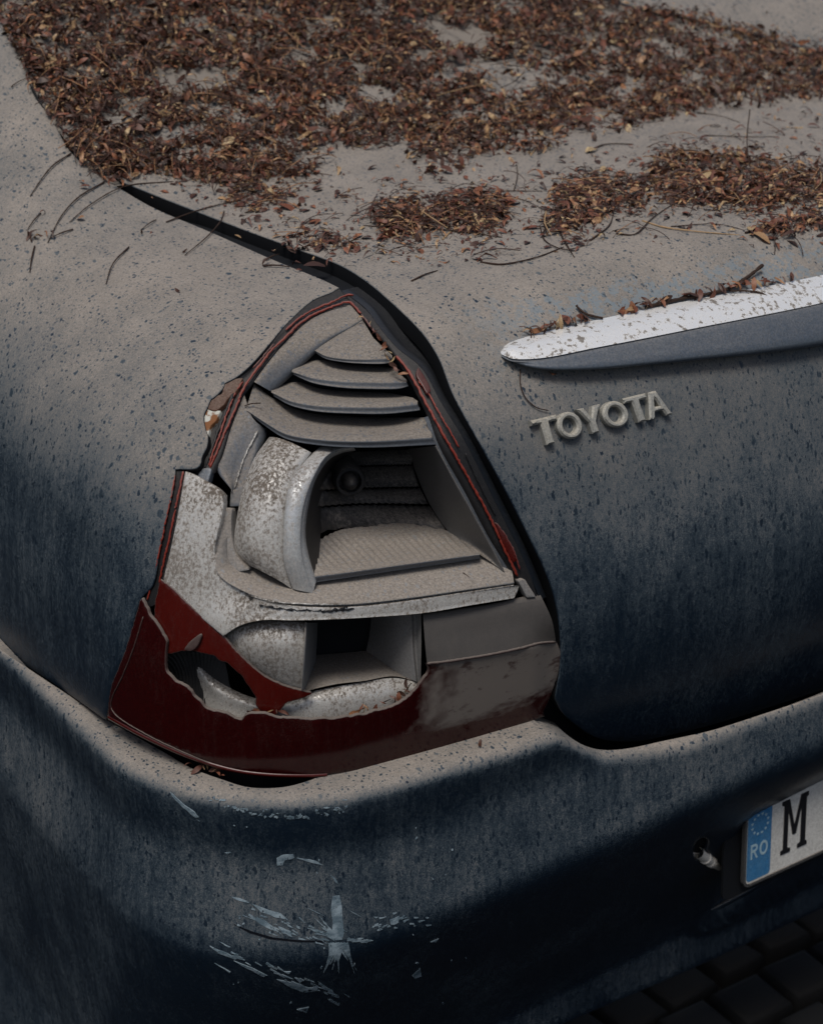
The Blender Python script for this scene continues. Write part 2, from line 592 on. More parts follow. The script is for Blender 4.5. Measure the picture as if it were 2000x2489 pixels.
M['shard'] = mat_lens('red_lens_shard', (0.046, 0.0028, 0.0016), rough=0.2, lo=0.45, hi=2.6)
M['lens_edge'] = mat_lens('broken_lens_edge', (0.038, 0.021, 0.019), rough=0.6)
M['smoke'] = mat_lens('smoked_clear_lens', (0.026, 0.024, 0.023), lo=-0.15, hi=2.6, rough=0.35)
M['bead'] = mat_lens('red_orange_sealant', (0.165, 0.017, 0.008), rough=0.5, lo=0.2, hi=2.4)
M['bead2'] = mat_lens('dark_red_sealant', (0.10, 0.014, 0.012), rough=0.5)

def mat_chrome():
    t = NT('weathered_chrome')
    n = t.noise(1.0, 6, 0.72, t.map((110, 110, 80)))
    big = t.noise(9, 3)
    up = t.rng(t.nz(), 0.1, 0.7)
    th = t.math('MULTIPLY_ADD', up, -0.12, 0.640)
    m = t.rng(t.math('MULTIPLY_ADD', t.math('SUBTRACT', big, 0.5), 0.25, n), th, t.math('ADD', th, 0.10), sm=True)
    m = t.math('MULTIPLY_ADD', t.rng(t.noise(300, 3), 0.45, 0.7), 0.25, m, clamp=True)
    col = t.mix(m, (0.86, 0.86, 0.84), (0.14, 0.126, 0.112))
    t.bump(m, 0.25, 0.0005)
    return t.out(col, t.rng(m, 0, 1, 0.28, 0.9), t.rng(m, 0, 1, 0.5, 0), 0.5)
M['chrome'] = mat_chrome()
M['trim_face'] = mat_dusty('trim_lower_face', (0.085, 0.105, 0.130), 0.4, 0.33, 0.15, 2.6, spots=False)
M['badge'] = mat_dusty('dusty_badge', (0.36, 0.36, 0.33), 0.55, 0.35, 0.0, 1.4, dustc=(0.25, 0.23, 0.19), spots=False, mottled=.25)
M['rust'] = mat_dusty('rusty_edge', (0.060, 0.022, 0.010), 0, 0.85, 0.3, 2.2, spots=False)

def mat_chip():
    t = NT('bare_primer')
    n = t.noise(1.0, 6, 0.7, t.map((60, 60, 90)))
    col = t.mix(t.rng(n, 0.42, 0.6), (0.07, 0.105, 0.13), (0.20, 0.255, 0.29))
    n2 = t.noise(1.0, 6, 0.75, t.map((260, 260, 150)))
    al = t.rng(t.math('MULTIPLY_ADD', t.noise(60, 3), .5, n2), 0.62, 0.69, sm=True)
    return t.out(col, 0.7, 0, 0.3, Alpha=al)
M['chip'] = mat_chip()
M['crack'] = NT('crack').out((0.004, 0.005, 0.008), 0.9, 0, 0.1)

def mat_glass():
    t = NT('dusty_rear_glass')
    a = dust_layer(t, -0.2, 0.8, spots=False)
    col = t.mix(a, (0.02, 0.025, 0.03), tuple(c*0.85 for c in DUST))
    return t.out(col, t.rng(a, 0, 0.6, 0.15, 0.9), 0, 0.4)
M['glass'] = mat_glass()

def mat_leaf(name, attr=False):
    t = NT(name)
    if attr:
        n = t.n.new('ShaderNodeAttribute'); n.attribute_name = 'tint'; f = n.outputs['Fac']
    else:
        n = t.n.new('ShaderNodeObjectInfo'); f = n.outputs['Random']
    r = t.n.new('ShaderNodeValToRGB')
    t.l.new(f, r.inputs[0])
    e = r.color_ramp.elements
    e[0].position = 0.0; e[0].color = (0.012, 0.006, 0.005, 1)
    e[1].position = 1.0; e[1].color = (0.46, 0.35, 0.19, 1)
    for p, c in ((0.22, (0.036, 0.013, 0.009)), (0.45, (0.092, 0.028, 0.017)), (0.65, (0.195, 0.062, 0.032)),
                 (0.8, (0.30, 0.125, 0.055)), (0.92, (0.40, 0.26, 0.13))):
        k = e.new(p); k.color = c+(1,)
    col = t.mix(t.rng(t.noise(220, 4), 0.35, 0.7), r.outputs[0], (0.06, 0.028, 0.016))
    return t.out(col, 0.55, 0, 0.4)
M['leaf'] = mat_leaf('dry_leaf')
M['litter'] = mat_leaf('dry_leaf_litter', True)
M['twig'] = NT('dark_twig').out((0.030, 0.018, 0.013), 0.8, 0, 0.2)
M['straw'] = NT('pale_stem').out((0.30, 0.20, 0.11), 0.75, 0, 0.2)
M['plate'] = mat_dusty('plate_white', (0.56, 0.55, 0.51), 0, 0.5, 0.3, 1.8, spots=False, mottled=.22)
M['plate_blue'] = mat_dusty('plate_blue', (0.010, 0.115, 0.27), 0, 0.45, -0.4, 2.2, dustc=(0.2, 0.34, 0.42), spots=False)
M['plate_pale'] = NT('plate_pale_print').out((0.30, 0.42, 0.47), 0.6)
M['ink'] = NT('plate_black').out((0.006, 0.006, 0.008), 0.5)
M['plug'] = mat_dusty('pale_plug', (0.55, 0.52, 0.46), 0, 0.6, 0.3, 2.0, spots=False)
t = NT('shadow_paving')
M['ground'] = t.out(t.mix(t.noise(9, 6), (0.0022, 0.002, 0.002), (0.005, 0.0046, 0.0045)), 0.9, 0, 0.2)  # stone colour darkened to carry the shadow under the car
t = NT('worn_cobble')
M['cobble'] = t.out(t.mix(t.noise(25, 6), (0.0018, 0.0017, 0.0017), (0.005, 0.0047, 0.0045)), 0.85, 0, 0.25)  # cobbles darkened likewise, the car's shadow worked into their colour

# ------------------------------------------------------------------ ground
g = mesh_obj('ground', [(-60, -60, -.2), (60, -60, -.2), (60, 60, -.2), (-60, 60, -.2)], [(0, 1, 2, 3)], M['ground'])
g['kind'] = 'structure'
g['label'] = 'stone paving under the car, coloured dark for its shadow'
def cobble_mesh():
    v, f = [], []
    lv = [(0.0, 0.5, 0.5), (0.028, 0.5, 0.5), (0.038, 0.46, 0.46), (0.042, 0.36, 0.36)]
    for z, a, b in lv:
        v += [(-a, -b, z), (a, -b, z), (a, b, z), (-a, b, z)]
    for k in range(3):
        for i in range(4):
            f.append((k*4+i, k*4+(i+1) % 4, k*4+4+(i+1) % 4, k*4+4+i))
    f.append((12, 13, 14, 15))
    return v, f
cv, cf = cobble_mesh()
first = None
for j in range(13):
    for i in range(20):
        if first is None:
            first = o = mesh_obj('cobble', cv, cf, M['cobble'])
        else:
            o = first.copy(); COL.objects.link(o)
        o.parent = g
        o.location = (0.75+i*0.105+(0.05 if j % 2 else 0)+random.uniform(-.006, .006), 1.05+j*0.105+random.uniform(-.006, .006), -0.2+random.uniform(-0.012, -0.002))
        o.scale = (0.095+random.uniform(-.008, .004), 0.095+random.uniform(-.008, .004), 1)
        o.rotation_euler = (random.uniform(-.04, .04), random.uniform(-.04, .04), random.uniform(-.08, .08))

# ------------------------------------------------------------------ the car
car = thing('car', (CX, 2.6, 0.0), 'abandoned dark blue saloon car with a smashed tail lamp, under dust and leaves', 'car')

gap_f = [(277, 450), (370, 504), (508, 563), (664, 632), (780, 679), (822, 699)]      # wing side of the shut line
gap_l = [(298, 440), (404, 482), (577, 549), (722, 602), (828, 642), (888, 678), (940, 720), (1028, 806), (1070, 870),
         (1104, 957), (1173, 1085), (1237, 1202), (1290, 1308), (1330, 1393), (1352, 1460), (1363, 1530), (1364, 1620), (1351, 1698)]
pillar = [(-60, -80), (29, 110), (61, 173), (81, 231), (124, 289), (167, 364), (214, 410), (277, 450)]
lamp_top_edge = [(822, 697), (806, 708), (759, 728), (695, 785), (652, 835), (610, 883), (573, 915), (544, 930)]
notch = LU([(690, 380), (660, 440), (540, 560), (470, 610), (420, 730), (360, 850), (355, 950), (385, 1110), (425, 1230),
            (405, 1390), (330, 1540), (300, 1680), (250, 1730), (120, 1745), (0, 1740)])
lamp_low_edge = LL([(800, 170), (770, 400), (700, 700), (630, 1040), (560, 1400), (440, 1540)])+[(306, 1582), (271, 1674), (256, 1748)]
seam = [(256, 1748), (139, 1666), (23, 1590), (-160, 1468), (-330, 1350)]

def dent(v2, v3, nr):
    return nr*0
panel('quarter_panel', [pillar, gap_f, lamp_top_edge, notch, lamp_low_edge, seam, [(-330, 1350), (-330, 600), (-330, -80)],
                        [(-330, -80), (-60, -80)]], M['paint'], car, step=16, edge=9, rim=(0.0012, 0.030), rim_mat=M['edge'], rim_from=2)

# boot lid
front = project(np.stack([np.linspace(2.32, 1.085, 24), np.full(24, 2.42), np.full(24, 1.16)], 1))
lid_bottom = [(1351, 1698), (1368, 1730), (1402, 1762), (1440, 1787), (1480, 1799), (1554, 1800), (1640, 1783), (1726, 1762), (1850, 1724),
              (1976, 1683), (2200, 1600), (2500, 1480)]
fr = [tuple(p) for p in front]
lid = panel('trunk_lid', [gap_l, lid_bottom, [(2500, 1480), (2500, 900), (2500, 500)], [(2500, 500), fr[0]], fr, [fr[-1], gap_l[0]]],
            M['lid_paint'], car, step=16, edge=9, rim=(0.0016, 0.024), d=-0.004, rim_mat=M['edge'], rim_from=2)

# rear window and far pillar
zt = lambda x, y: 1.10+0.5*(y-2.30)+0.004
wl = [tuple(p) for p in project([(1.085, 2.29, 1.1), (2.46, 2.29, 1.1)])]
far_edge = [(2000, 128), (1900, 100), (1722, 52), (1577, 24), (1300, -60)]
panel('rear_window', [[(-60, -80), (29, 110), (124, 289), (214, 410), wl[0]], [wl[0], wl[1]], [wl[1], (2120, 160)], [(2120, 160)]+far_edge, [(1300, -60), (600, -90), (-60, -80)]],
      M['glass'], car, step=24, edge=16, rim=None, d=0.004)
panel('far_pillar', [[(2125, 158)]+[(a+3, b-2) for a, b in far_edge], [(1303, -62), (1500, -160), (2000, -160), (2300, -40)], [(2300, -40), (2125, 158)]],
      M['paint'], car, step=24, edge=16, rim=(0.004, 0.02), d=-0.008)

# body shell seen through the gaps
def shell_d(v2):
    d = np.full(len(v2), 0.05)
    lampp = np.array([(790, 730), (690, 800), (560, 940), (500, 1100), (470, 1180), (420, 1300), (330, 1700), (640, 1850), (900, 1830), (1290, 1700), (1300, 1560),
                      (1250, 1400), (1060, 1000), (900, 780)], float)
    d[pip(v2, lampp)] = 0.24
    return d
panel('body_shell', [[(200, 380), (700, 500), (1000, 640), (1250, 900), (1500, 1300), (1600, 1700), (2500, 1400)], [(2500, 1400), (2500, 1640), (2000, 1800)],
                     [(2000, 1800), (1500, 1860), (1300, 1830), (700, 1950), (420, 1900), (-330, 1450)], [(-330, 1450), (-330, 1250), (200, 1500), (350, 1200), (450, 900), (200, 380)]],
      M['black'], car, step=26, edge=20, rim=None, d=shell_d)

# channel between lamp and lid
chan = A([(735, 88), (790, 125), (850, 175), (905, 250), (985, 345), (1100, 440), (1185, 590), (1290, 760), (1440, 1060), (1540, 1260), (1600, 1400), (1640, 1500)])
chan_a = [(u, v, 0.006) for u, v in chan]
chan_b = [(u+14, v-4, 0.012) for u, v in chan]
chan_c = [(u+22, v-6, 0.034) for u, v in chan]
chan_d = [(u+75, v-18, 0.055) for u, v in chan]
loft('lamp_channel', [chan_a, chan_b, chan_c, chan_d], M['seal'], car, n=90, sub=3)

# chrome trim on the lid
trim = bpy.data.objects.new('chrome_trim', None); COL.objects.link(trim); attach(trim, car)
top = T([(78, 440, 0.002), (100, 412, .0), (160, 388, -.002), (300, 352, -.004), (560, 292, -.005), (800, 240, -.005), (1100, 180, -.005), (1400, 125, -.005), (1680, 70, -.005), (2400, -90, -.005)])
mid = T([(76, 452, -.004), (110, 438, -.013), (170, 428, -.017), (320, 402, -.020), (560, 352, -.022), (800, 302, -.022), (1100, 242, -.022), (1400, 185, -.022), (1680, 130, -.022), (2400, -30, -.022)])
low = T([(80, 466, -.006), (130, 488, -.019), (200, 492, -.025), (320, 482, -.028), (560, 434, -.030), (800, 388, -.030), (1100, 328, -.030), (1400, 270, -.030), (1680, 213, -.030), (2400, 50, -.030)])
bot = T([(84, 474, -.005), (150, 510, -.015), (230, 535, -.021), (340, 548, -.024), (560, 545, -.026), (800, 524, -.026), (1100, 494, -.026), (1400, 462, -.026), (1680, 425, -.026), (2400, 300, -.026)])
und = T([(84, 470, .004), (150, 500, .004), (230, 522, .004), (340, 530, .004), (560, 528, .004), (800, 508, .004), (1100, 478, .004), (1400, 446, .004), (1680, 410, .004), (2400, 285, .004)])
loft('top_face', [top, mid, low], M['chrome'], trim, n=90, sub=4)
lip = [(u, v+3, d+0.003) for u, v, d in low]
lip2 = [(u, v+7, d+0.001) for u, v, d in low]
loft('lower_face', [low, lip, lip2, [((a[0]+b[0])/2, (a[1]+b[1])/2, (a[2]+b[2])/2-0.001) for a, b in zip(low, bot)], bot, und], M['trim_face'], trim, n=90, sub=3)

# ------------------------------------------------------------------ badge letters
def badge_uv(s, h):
    """s along the word 0..1, h 0..1 up"""
    b0, b1, t0, t1 = np.array((252, 945.)), np.array((938, 776.)), np.array((214, 812.)), np.array((893, 648.))
    b = b0+(b1-b0)*s; t_ = t0+(t1-t0)*s
    q = b+(t_-b)*h
    return (1180+q[0]/(1732/820), 640+q[1]/(1732/820))

def plate_mesh(name, outer, holes, mat, parent, hull, lift, thick, bev=0.0015):
    """flat print or raised letter lying on the hull; outer and holes in survey pixels"""
    loops = [np.asarray(outer, float)]+[np.asarray(h, float) for h in holes]
    pts = np.vstack(loops); edges = []; k = 0
    for lp in loops:
        m = len(lp); edges += [(k+i, k+(i+1) % m) for i in range(m)]; k += m
    r = delaunay_2d_cdt([Vector(p) for p in pts], edges, [], 0, 1e-5)
    v2 = np.array([tuple(v) for v in r[0]]); tri = np.array([f for f in r[2] if len(f) == 3])
    c = v2[tri].mean(1); ok = pip(c, loops[0])
    for h in loops[1:]:
        ok &= ~pip(c, h)
    tri = tri[ok]
    t_, rr = hit(v2, hull); b3 = CAM[None]+rr*t_[:, None]; nr = normals(b3, hull)
    tri = orient(b3, tri, nr)
    nv = len(v2)
    cnt = {}
    for f in tri:
        for e in ((f[0], f[1]), (f[1], f[2]), (f[2], f[0])):
            cnt[e] = 1
    bd = [e for e in cnt if (e[1], e[0]) not in cnt]
    inn = np.zeros_like(b3)
    for a, b in bd:
        o = np.cross(b3[b]-b3[a], nr[a]); l = np.linalg.norm(o)
        if l > 0:
            inn[a] -= o/l; inn[b] -= o/l
    ln = np.linalg.norm(inn, axis=1, keepdims=True)
    inn = np.where(ln > 1e-9, inn/np.maximum(ln, 1e-9), 0)
    topv = b3+nr*(lift+thick)+inn*bev
    midv = b3+nr*(lift+thick-bev)
    botv = b3+nr*(lift-0.002)
    faces = [tuple(f) for f in tri]
    for a, b in bd:
        faces.append((b, a, a+nv, b+nv)); faces.append((b+nv, a+nv, a+2*nv, b+2*nv))
    o = mesh_obj(name, np.vstack([topv, midv, botv]), faces, mat, parent, smooth_shade=False)
    return o

def dens(L, k=4):
    out = []
    for a, b in zip(L, L[1:]+L[:1]):
        for i in range(k):
            out.append((a[0]+(b[0]-a[0])*i/k, a[1]+(b[1]-a[1])*i/k))
    return out
def glyph(ch, s0, s1):
    wd = s1-s0
    m = lambda L, k=4: [badge_uv(s0+wd*x, y) for x, y in dens(L, k)]
    if ch == 'T':
        return m([(0, 1), (1, 1), (1, .80), (.66, .80), (.66, 0), (.34, 0), (.34, .80), (0, .80)]), []
    if ch == 'O':
        el = lambda a, b: [badge_uv(s0+wd*(.5+a*math.cos(q)), .5+b*math.sin(q)) for q in np.linspace(0, 2*math.pi, 40, endpoint=False)]
        return el(.5, .5), [el(.27, .30)]
    if ch == 'Y':
        return m([(0, 1), (.3, 1), (.5, .62), (.7, 1), (1, 1), (.65, .42), (.65, 0), (.35, 0), (.35, .42)]), []
    if ch == 'A':
        return m([(0, 0), (.34, 1), (.66, 1), (1, 0), (.74, 0), (.66, .24), (.34, .24), (.26, 0)]), [m([(.40, .42), (.60, .42), (.50, .76)])]
lid_hull = lambda p: body(p)-0.004
x = 0.0
for ch, a, b in (('T', 0.0, .190), ('O', .175, .355), ('Y', .345, .520), ('O', .515, .700), ('T', .690, .862), ('A', .828, 1.0)):
    o_, h_ = glyph(ch, a, b)
    plate_mesh('badge_letter', o_, h_, M['badge'], lid, lid_hull, 0.0, 0.0090, bev=.0022)['label'] = 'raised dusty letter ' + ch

# ------------------------------------------------------------------ tail lamp
lamp = bpy.data.objects.new('tail_lamp', None); COL.objects.link(lamp); attach(lamp, car)
lamp['label'] = 'smashed tail lamp with its lens broken away'
def off(rail, du=0, dv=0, dd=0):
    return [(u+du, v+dv, d+dd) for u, v, d in rail]

# dark flange that carried the lens
fl_o = [(822, 699, .004), (759, 731, .004), (695, 789, .004), (652, 839, .004), (610, 887, .004), (573, 919, .004), (520, 960, .012), (500, 1040, .014), (480, 1130, .012), (470, 1160, .02)]
fl_i = A([(800, 170, .012), (700, 175, .010), (600, 215, .012), (500, 300, .014), (420, 390, .014), (335, 505, .014), (285, 575, .014), (235, 700, .014), (190, 850, .016), (165, 920, .02)])
loft('flange', [off(fl_o, dd=.012), fl_o, [((a[0]+b[0])/2, (a[1]+b[1])/2, .012) for a, b in zip(fl_o, fl_i)], fl_i, off(fl_i, dd=.03)], M['flange'], lamp, n=60, sub=3)
fr_i = A([(800, 165, .012), (850, 240, .012), (930, 330, .012), (985, 400, .012), (1060, 520, .012), (1130, 660, .012), (1180, 790, .012), (1300, 1010, .012), (1400, 1200, .012), (1500, 1370, .012), (1545, 1460, .012)])
fr_o = [(u, v, .006) for u, v in A([(735, 88), (850, 178), (905, 252), (985, 347), (1100, 442), (1185, 592), (1290, 762), (1440, 1062), (1540, 1262), (1600, 1400), (1630, 1490)])]
loft('flange', [off(fr_i, dd=.03), fr_i, fr_o], M['flange'], lamp, n=60, sub=3)

# sealant beads left where the lens was glued
for L, r, mt in (
    ([(790, 108, .004), (755, 110, .002), (690, 140, .002), (600, 178, .002), (540, 215, .003), (480, 268, .003)], .0021, 'bead'),
    ([(822, 192, .004), (795, 160, .003), (768, 140, .002), (700, 158, .003), (620, 190, .004), (540, 240, .004), (490, 290, .004), (430, 345, .004), (380, 405, .004), (330, 470, .004), (290, 530, .005), (262, 590, .006)], .0023, 'bead'),
    ([(425, 330, .0), (380, 385, .002), (330, 440, .003)], .0014, 'bead2'),
    ([(283, 505, .003), (262, 530, .004), (240, 575, .005), (215, 640, .006), (180, 740, .008), (140, 850, .010), (128, 890, .012)], .0018, 'bead'),
    ([(268, 585, .006), (235, 660, .008), (200, 740, .009), (165, 825, .010), (132, 900, .012)], .0021, 'bead'),
    ([(240, 560, .004), (190, 680, .008), (150, 790, .010), (110, 900, .012)], .0028, 'flange'),
    ([(825, 195, .003), (858, 240, .003), (890, 280, .003)], .0017, 'bead2'),
    ([(985, 385, .003), (1030, 440, .003), (1075, 515, .003), (1125, 610, .003), (1180, 710, .003), (1260, 850, .003), (1340, 990, .003), (1420, 1140, .003), (1480, 1270, .003), (1540, 1395, .004)], .0025, 'bead'),
    ([(1085, 500, .001), (1130, 555, .001), (1180, 645, .001), (1230, 730, .001), (1272, 805, .002)], .0017, 'bead'),
    ([(1300, 830, .003), (1350, 940, .003), (1440, 1120, .003)], .0014, 'flange'),
    ([(1440, 1150, .001), (1490, 1220, .001), (1525, 1290, .001), (1550, 1365, .002)], .0018, 'bead2'),
):
    bead('sealant_bead', A(L), r*.62, M[mt], lamp, jitter=.13)
for L, r, mt in (([(890, 195, .001), (850, 400, .001), (790, 680, .001), (735, 950, .001), (680, 1180, .001), (640, 1380, .002)], .0019, 'bead'),
                 ([(808, 240, .001), (770, 440, .001), (715, 680, .001), (660, 950, .001), (610, 1180, .001), (555, 1400, .002), (510, 1560, .002)], .0015, 'bead')):
    bead('sealant_bead', LL(L), r*.62, M[mt], lamp, jitter=.13)
# left flange strip under those beads
loft('flange', [[(u, v, d) for u, v, d in LL([(795, 175, .012), (690, 700, .012), (620, 1040, .012), (550, 1380, .012), (420, 1560, .012)])],
                LL([(800, 180, .004), (700, 690, .004), (630, 1030, .004), (565, 1370, .004), (470, 1600, .004)]),
                LL([(850, 190, .005), (770, 600, .005), (690, 960, .005), (620, 1330, .005), (560, 1620, .005)]),
                LL([(905, 200, .003), (830, 620, .003), (760, 970, .003), (690, 1300, .003), (640, 1560, .003)]),
                LL([(918, 205, .009), (845, 620, .009), (775, 970, .009), (700, 1300, .009), (660, 1560, .009)])], M['flange'], lamp, n=40, sub=2)
# folded red sliver and torn bits on the right flange
panel('lens_shard', [A([(1085, 440), (1112, 480), (1140, 545), (1128, 560)]), A([(1128, 560), (1100, 510), (1078, 470), (1085, 440)])], M['shard'], lamp, d=-0.001, step=6, edge=5, rim=(0.0006, 0.003))
panel('lens_shard', [A([(1440, 1150), (1500, 1240), (1535, 1320), (1520, 1330)]), A([(1520, 1330), (1470, 1230), (1440, 1150)])], M['shard'], lamp, d=0.0, step=6, edge=5, rim=(0.0006, 0.003))

# upper sloping band
c_o = A([(775, 152, .010), (690, 178, .010), (600, 218, .012), (500, 303, .014), (420, 393, .014), (332, 503, .014)])
c_i = A([(835, 222, .018), (775, 262, .026), (700, 302, .030), (620, 365, .038), (520, 460, .044), (420, 553, .042)])
c_m = [((a[0]+b[0])/2, (a[1]+b[1])/2, (a[2]+b[2])/2-.004) for a, b in zip(c_o, c_i)]
loft('upper_band', [off(c_o, dd=.02), c_o, c_m, c_i, off(c_i, dd=.03)], M['louver'], lamp, n=40, sub=4)

def louver(back, ft, fb, mat='louver', deep=.05, n=56):
    # rounded front nose, then the underside running back into the dark
    fb = off(fb, dd=.0035); ft = off(ft, dv=-3)
    nose0 = [(u, v+(b[1]-v)*.35, d-.0015) for (u, v, d), b in zip(ft, fb)]
    nose1 = [(u, v-(v-a[1])*.25, d-.001) for (u, v, d), a in zip(fb, ft)]
    und = [(u, v-3, d+.012) for u, v, d in fb]
    und2 = [(u, v-4, d+deep) for u, v, d in fb]
    return loft('louver', [off(back, dd=.015, dv=1), back, [((a[0]*.5+b[0]*.5), (a[1]*.5+b[1]*.5), (a[2]*.5+b[2]*.5)) for a, b in zip(back, ft)], ft, nose0, nose1, fb, und, und2],
                M[mat], lamp, n=n, sub=3, curve=False)
# cap
louver(A([(832, 224, .016), (825, 226, .018), (815, 232, .020), (805, 238, .022), (790, 247, .024)])[::-1],
       A([(612, 362, .036), (660, 385, .026), (740, 398, .018), (850, 398, .015), (930, 392, .014), (966, 390, .016)]),
       A([(616, 372, .036), (660, 398, .026), (740, 414, .018), (850, 422, .015), (930, 422, .014), (958, 418, .016)]))
louver(A([(540, 420, .050), (640, 405, .056), (760, 425, .054), (880, 432, .052), (960, 440, .045), (1005, 470, .030)]),
       A([(508, 458, .034), (600, 480, .024), (720, 493, .018), (880, 497, .017), (990, 498, .017), (1032, 503, .019)]),
       A([(515, 472, .034), (600, 509, .024), (720, 530, .018), (880, 538, .017), (1000, 536, .017), (1038, 526, .019)]))
louver(A([(450, 520, .052), (530, 505, .060), (640, 535, .058), (800, 548, .056), (950, 555, .050), (1060, 577, .032)]),
       A([(414, 550, .036), (500, 588, .026), (620, 607, .020), (780, 612, .018), (950, 610, .018), (1082, 598, .019)]),
       A([(424, 570, .036), (500, 612, .026), (620, 640, .020), (780, 650, .018), (950, 651, .018), (1092, 636, .019)]))
louver(A([(335, 512, .026), (430, 585, .052), (560, 640, .064), (760, 662, .066), (950, 668, .064), (1112, 668, .034)]),
       A([(300, 630, .014), (385, 688, .012), (480, 738, .011), (640, 764, .011), (850, 770, .011), (1148, 752, .013)]),
       A([(318, 655, .015), (385, 706, .013), (480, 765, .012), (640, 796, .012), (850, 806, .012), (1164, 793, .013)]), deep=.16)
# dark back plates between the louvers
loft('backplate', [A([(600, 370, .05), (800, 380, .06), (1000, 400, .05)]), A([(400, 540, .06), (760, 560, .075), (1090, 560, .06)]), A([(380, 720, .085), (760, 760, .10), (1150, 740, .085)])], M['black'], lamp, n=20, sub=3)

# left upright band with its scratched edge
h_o = A([(290, 560, .014), (245, 680, .014), (205, 790, .015), (172, 898, .016), (180, 930, .016), (232, 1000, .017), (232, 1010, .017)])
h_i = A([(325, 665, .016), (340, 735, .024), (300, 830, .028), (268, 915, .030), (255, 965, .030), (246, 1000, .028), (240, 1015, .026)])
h_m = A([(380, 715, .030), (385, 745, .034), (345, 835, .032), (315, 915, .030), (300, 980, .030), (280, 1040, .030), (270, 1068, .030)])
loft('upright_band', [off(h_o, dd=.03), h_o, h_i, h_m, off(h_m, du=6, dd=.02)], M['louver'], lamp, n=40, sub=3)
panel('upright_band', [A([(232, 1004), (250, 1000), (285, 960)]), A([(285, 960), (290, 1010), (272, 1069)]), A([(272, 1069), (226, 1072)]), A([(226, 1072), (232, 1004)])], M['louver'], lamp, d=.024, step=8, edge=6, rim=(.001, .03))
bead('scratched_edge', A([(352, 728, .022), (300, 830, .026), (268, 915, .027), (246, 990, .026)]), .0009, M['silver'], lamp, jitter=.3)

# bowl cheek, rim ring and cavity
i_l = A([(408, 757, .034), (342, 850, .026), (292, 980, .020), (260, 1130, .018), (249, 1230, .020), (260, 1292, .022), (312, 1345, .024)])
i_a = A([(440, 760, .022), (380, 855, .012), (335, 985, .007), (308, 1135, .005), (302, 1240, .006), (318, 1305, .009), (370, 1372, .015)])
i_b = A([(510, 785, .017), (440, 890, .006), (400, 1020, .002), (385, 1150, .001), (388, 1260, .003), (405, 1340, .006), (450, 1415, .013)])
i_r = A([(592, 826, .020), (506, 950, .009), (474, 1090, .005), (466, 1220, .006), (472, 1340, .009), (510, 1454, .017)])
loft('bowl_cheek', [off(i_l, du=8, dd=.06), off(i_l, dd=.008), i_l, i_a, i_b, i_r, off(i_r, dd=.012)], M['silver'], lamp, n=56, sub=5)
j_l = A([(690, 790, .045), (640, 803, .032)])+off(i_r, du=2, dd=-.0035)[1:]
j_r = A([(790, 806, .050), (715, 815, .034), (660, 848, .016), (602, 945, .004), (562, 1060, .000), (546, 1180, .000), (553, 1310, .002), (602, 1472, .011)])
j_m = [((a[0]+b[0])/2, (a[1]+b[1])/2, (a[2]+b[2])/2-.003) for a, b in zip(spline(j_l, n=12), spline(j_r, n=12))]
k_l = A([(795, 812, .056), (722, 824, .040), (668, 856, .024), (612, 950, .012), (576, 1070, .008), (562, 1200, .008), (582, 1315, .010), (617, 1422, .014)])
k_1 = A([(800, 818, .066), (730, 832, .050), (676, 862, .036), (618, 950, .024), (584, 1070, .020), (570, 1200, .020), (588, 1310, .020), (620, 1412, .022)])
k_2 = A([(700, 870, .150), (690, 950, .150), (680, 1040, .140), (660, 1120, .110), (640, 1200, .080), (630, 1330, .050)])
loft('rim_ring', [off(j_l, du=1, dd=.012), j_l, j_m, j_r, off(j_r, du=1, dd=.004)], M['ring'], lamp, n=56, sub=4)
loft('rim_ring', [off(j_r, du=1, dd=.003), k_l, k_1], M['ring'], lamp, n=56, sub=3)
M['deep'] = mat_dusty('shaded_cavity_side', (0.010, 0.010, 0.011), 0, 0.5, 0.3, 2.0, spots=False)  # darker copy of the cavity colour, shade of the bowl side painted in
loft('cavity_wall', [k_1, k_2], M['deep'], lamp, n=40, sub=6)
# stepped back wall
bw = [A([(640, 850, .05), (720, 832, .12), (850, 822, .165), (1060, 815, .165)]),
      A([(638, 895, .05), (720, 893, .11), (850, 886, .145), (1055, 882, .150)]),
      A([(632, 902, .06), (720, 900, .125), (850, 893, .165), (1058, 889, .170)]),
      A([(605, 1000, .05), (715, 995, .105), (850, 988, .138), (1088, 984, .145)]),
      A([(602, 1008, .06), (712, 1003, .12), (850, 996, .158), (1092, 992, .162)]),
      A([(588, 1078, .05), (700, 1068, .10), (830, 1060, .132), (1130, 1064, .138)]),
      A([(586, 1086, .06), (697, 1077, .115), (830, 1069, .150), (1136, 1073, .155)]),
      A([(575, 1235, .05), (640, 1195, .086), (760, 1172, .116), (900, 1164, .128), (1050, 1166, .128), (1215, 1190, .110)])]
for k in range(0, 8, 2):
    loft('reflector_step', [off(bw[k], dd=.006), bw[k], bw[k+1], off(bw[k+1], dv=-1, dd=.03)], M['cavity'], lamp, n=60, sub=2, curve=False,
         disp=lambda f, v: np.array([0, 0, 1.])[None]*0.0008*np.sin(f[:, 0]*0.9)[:, None])
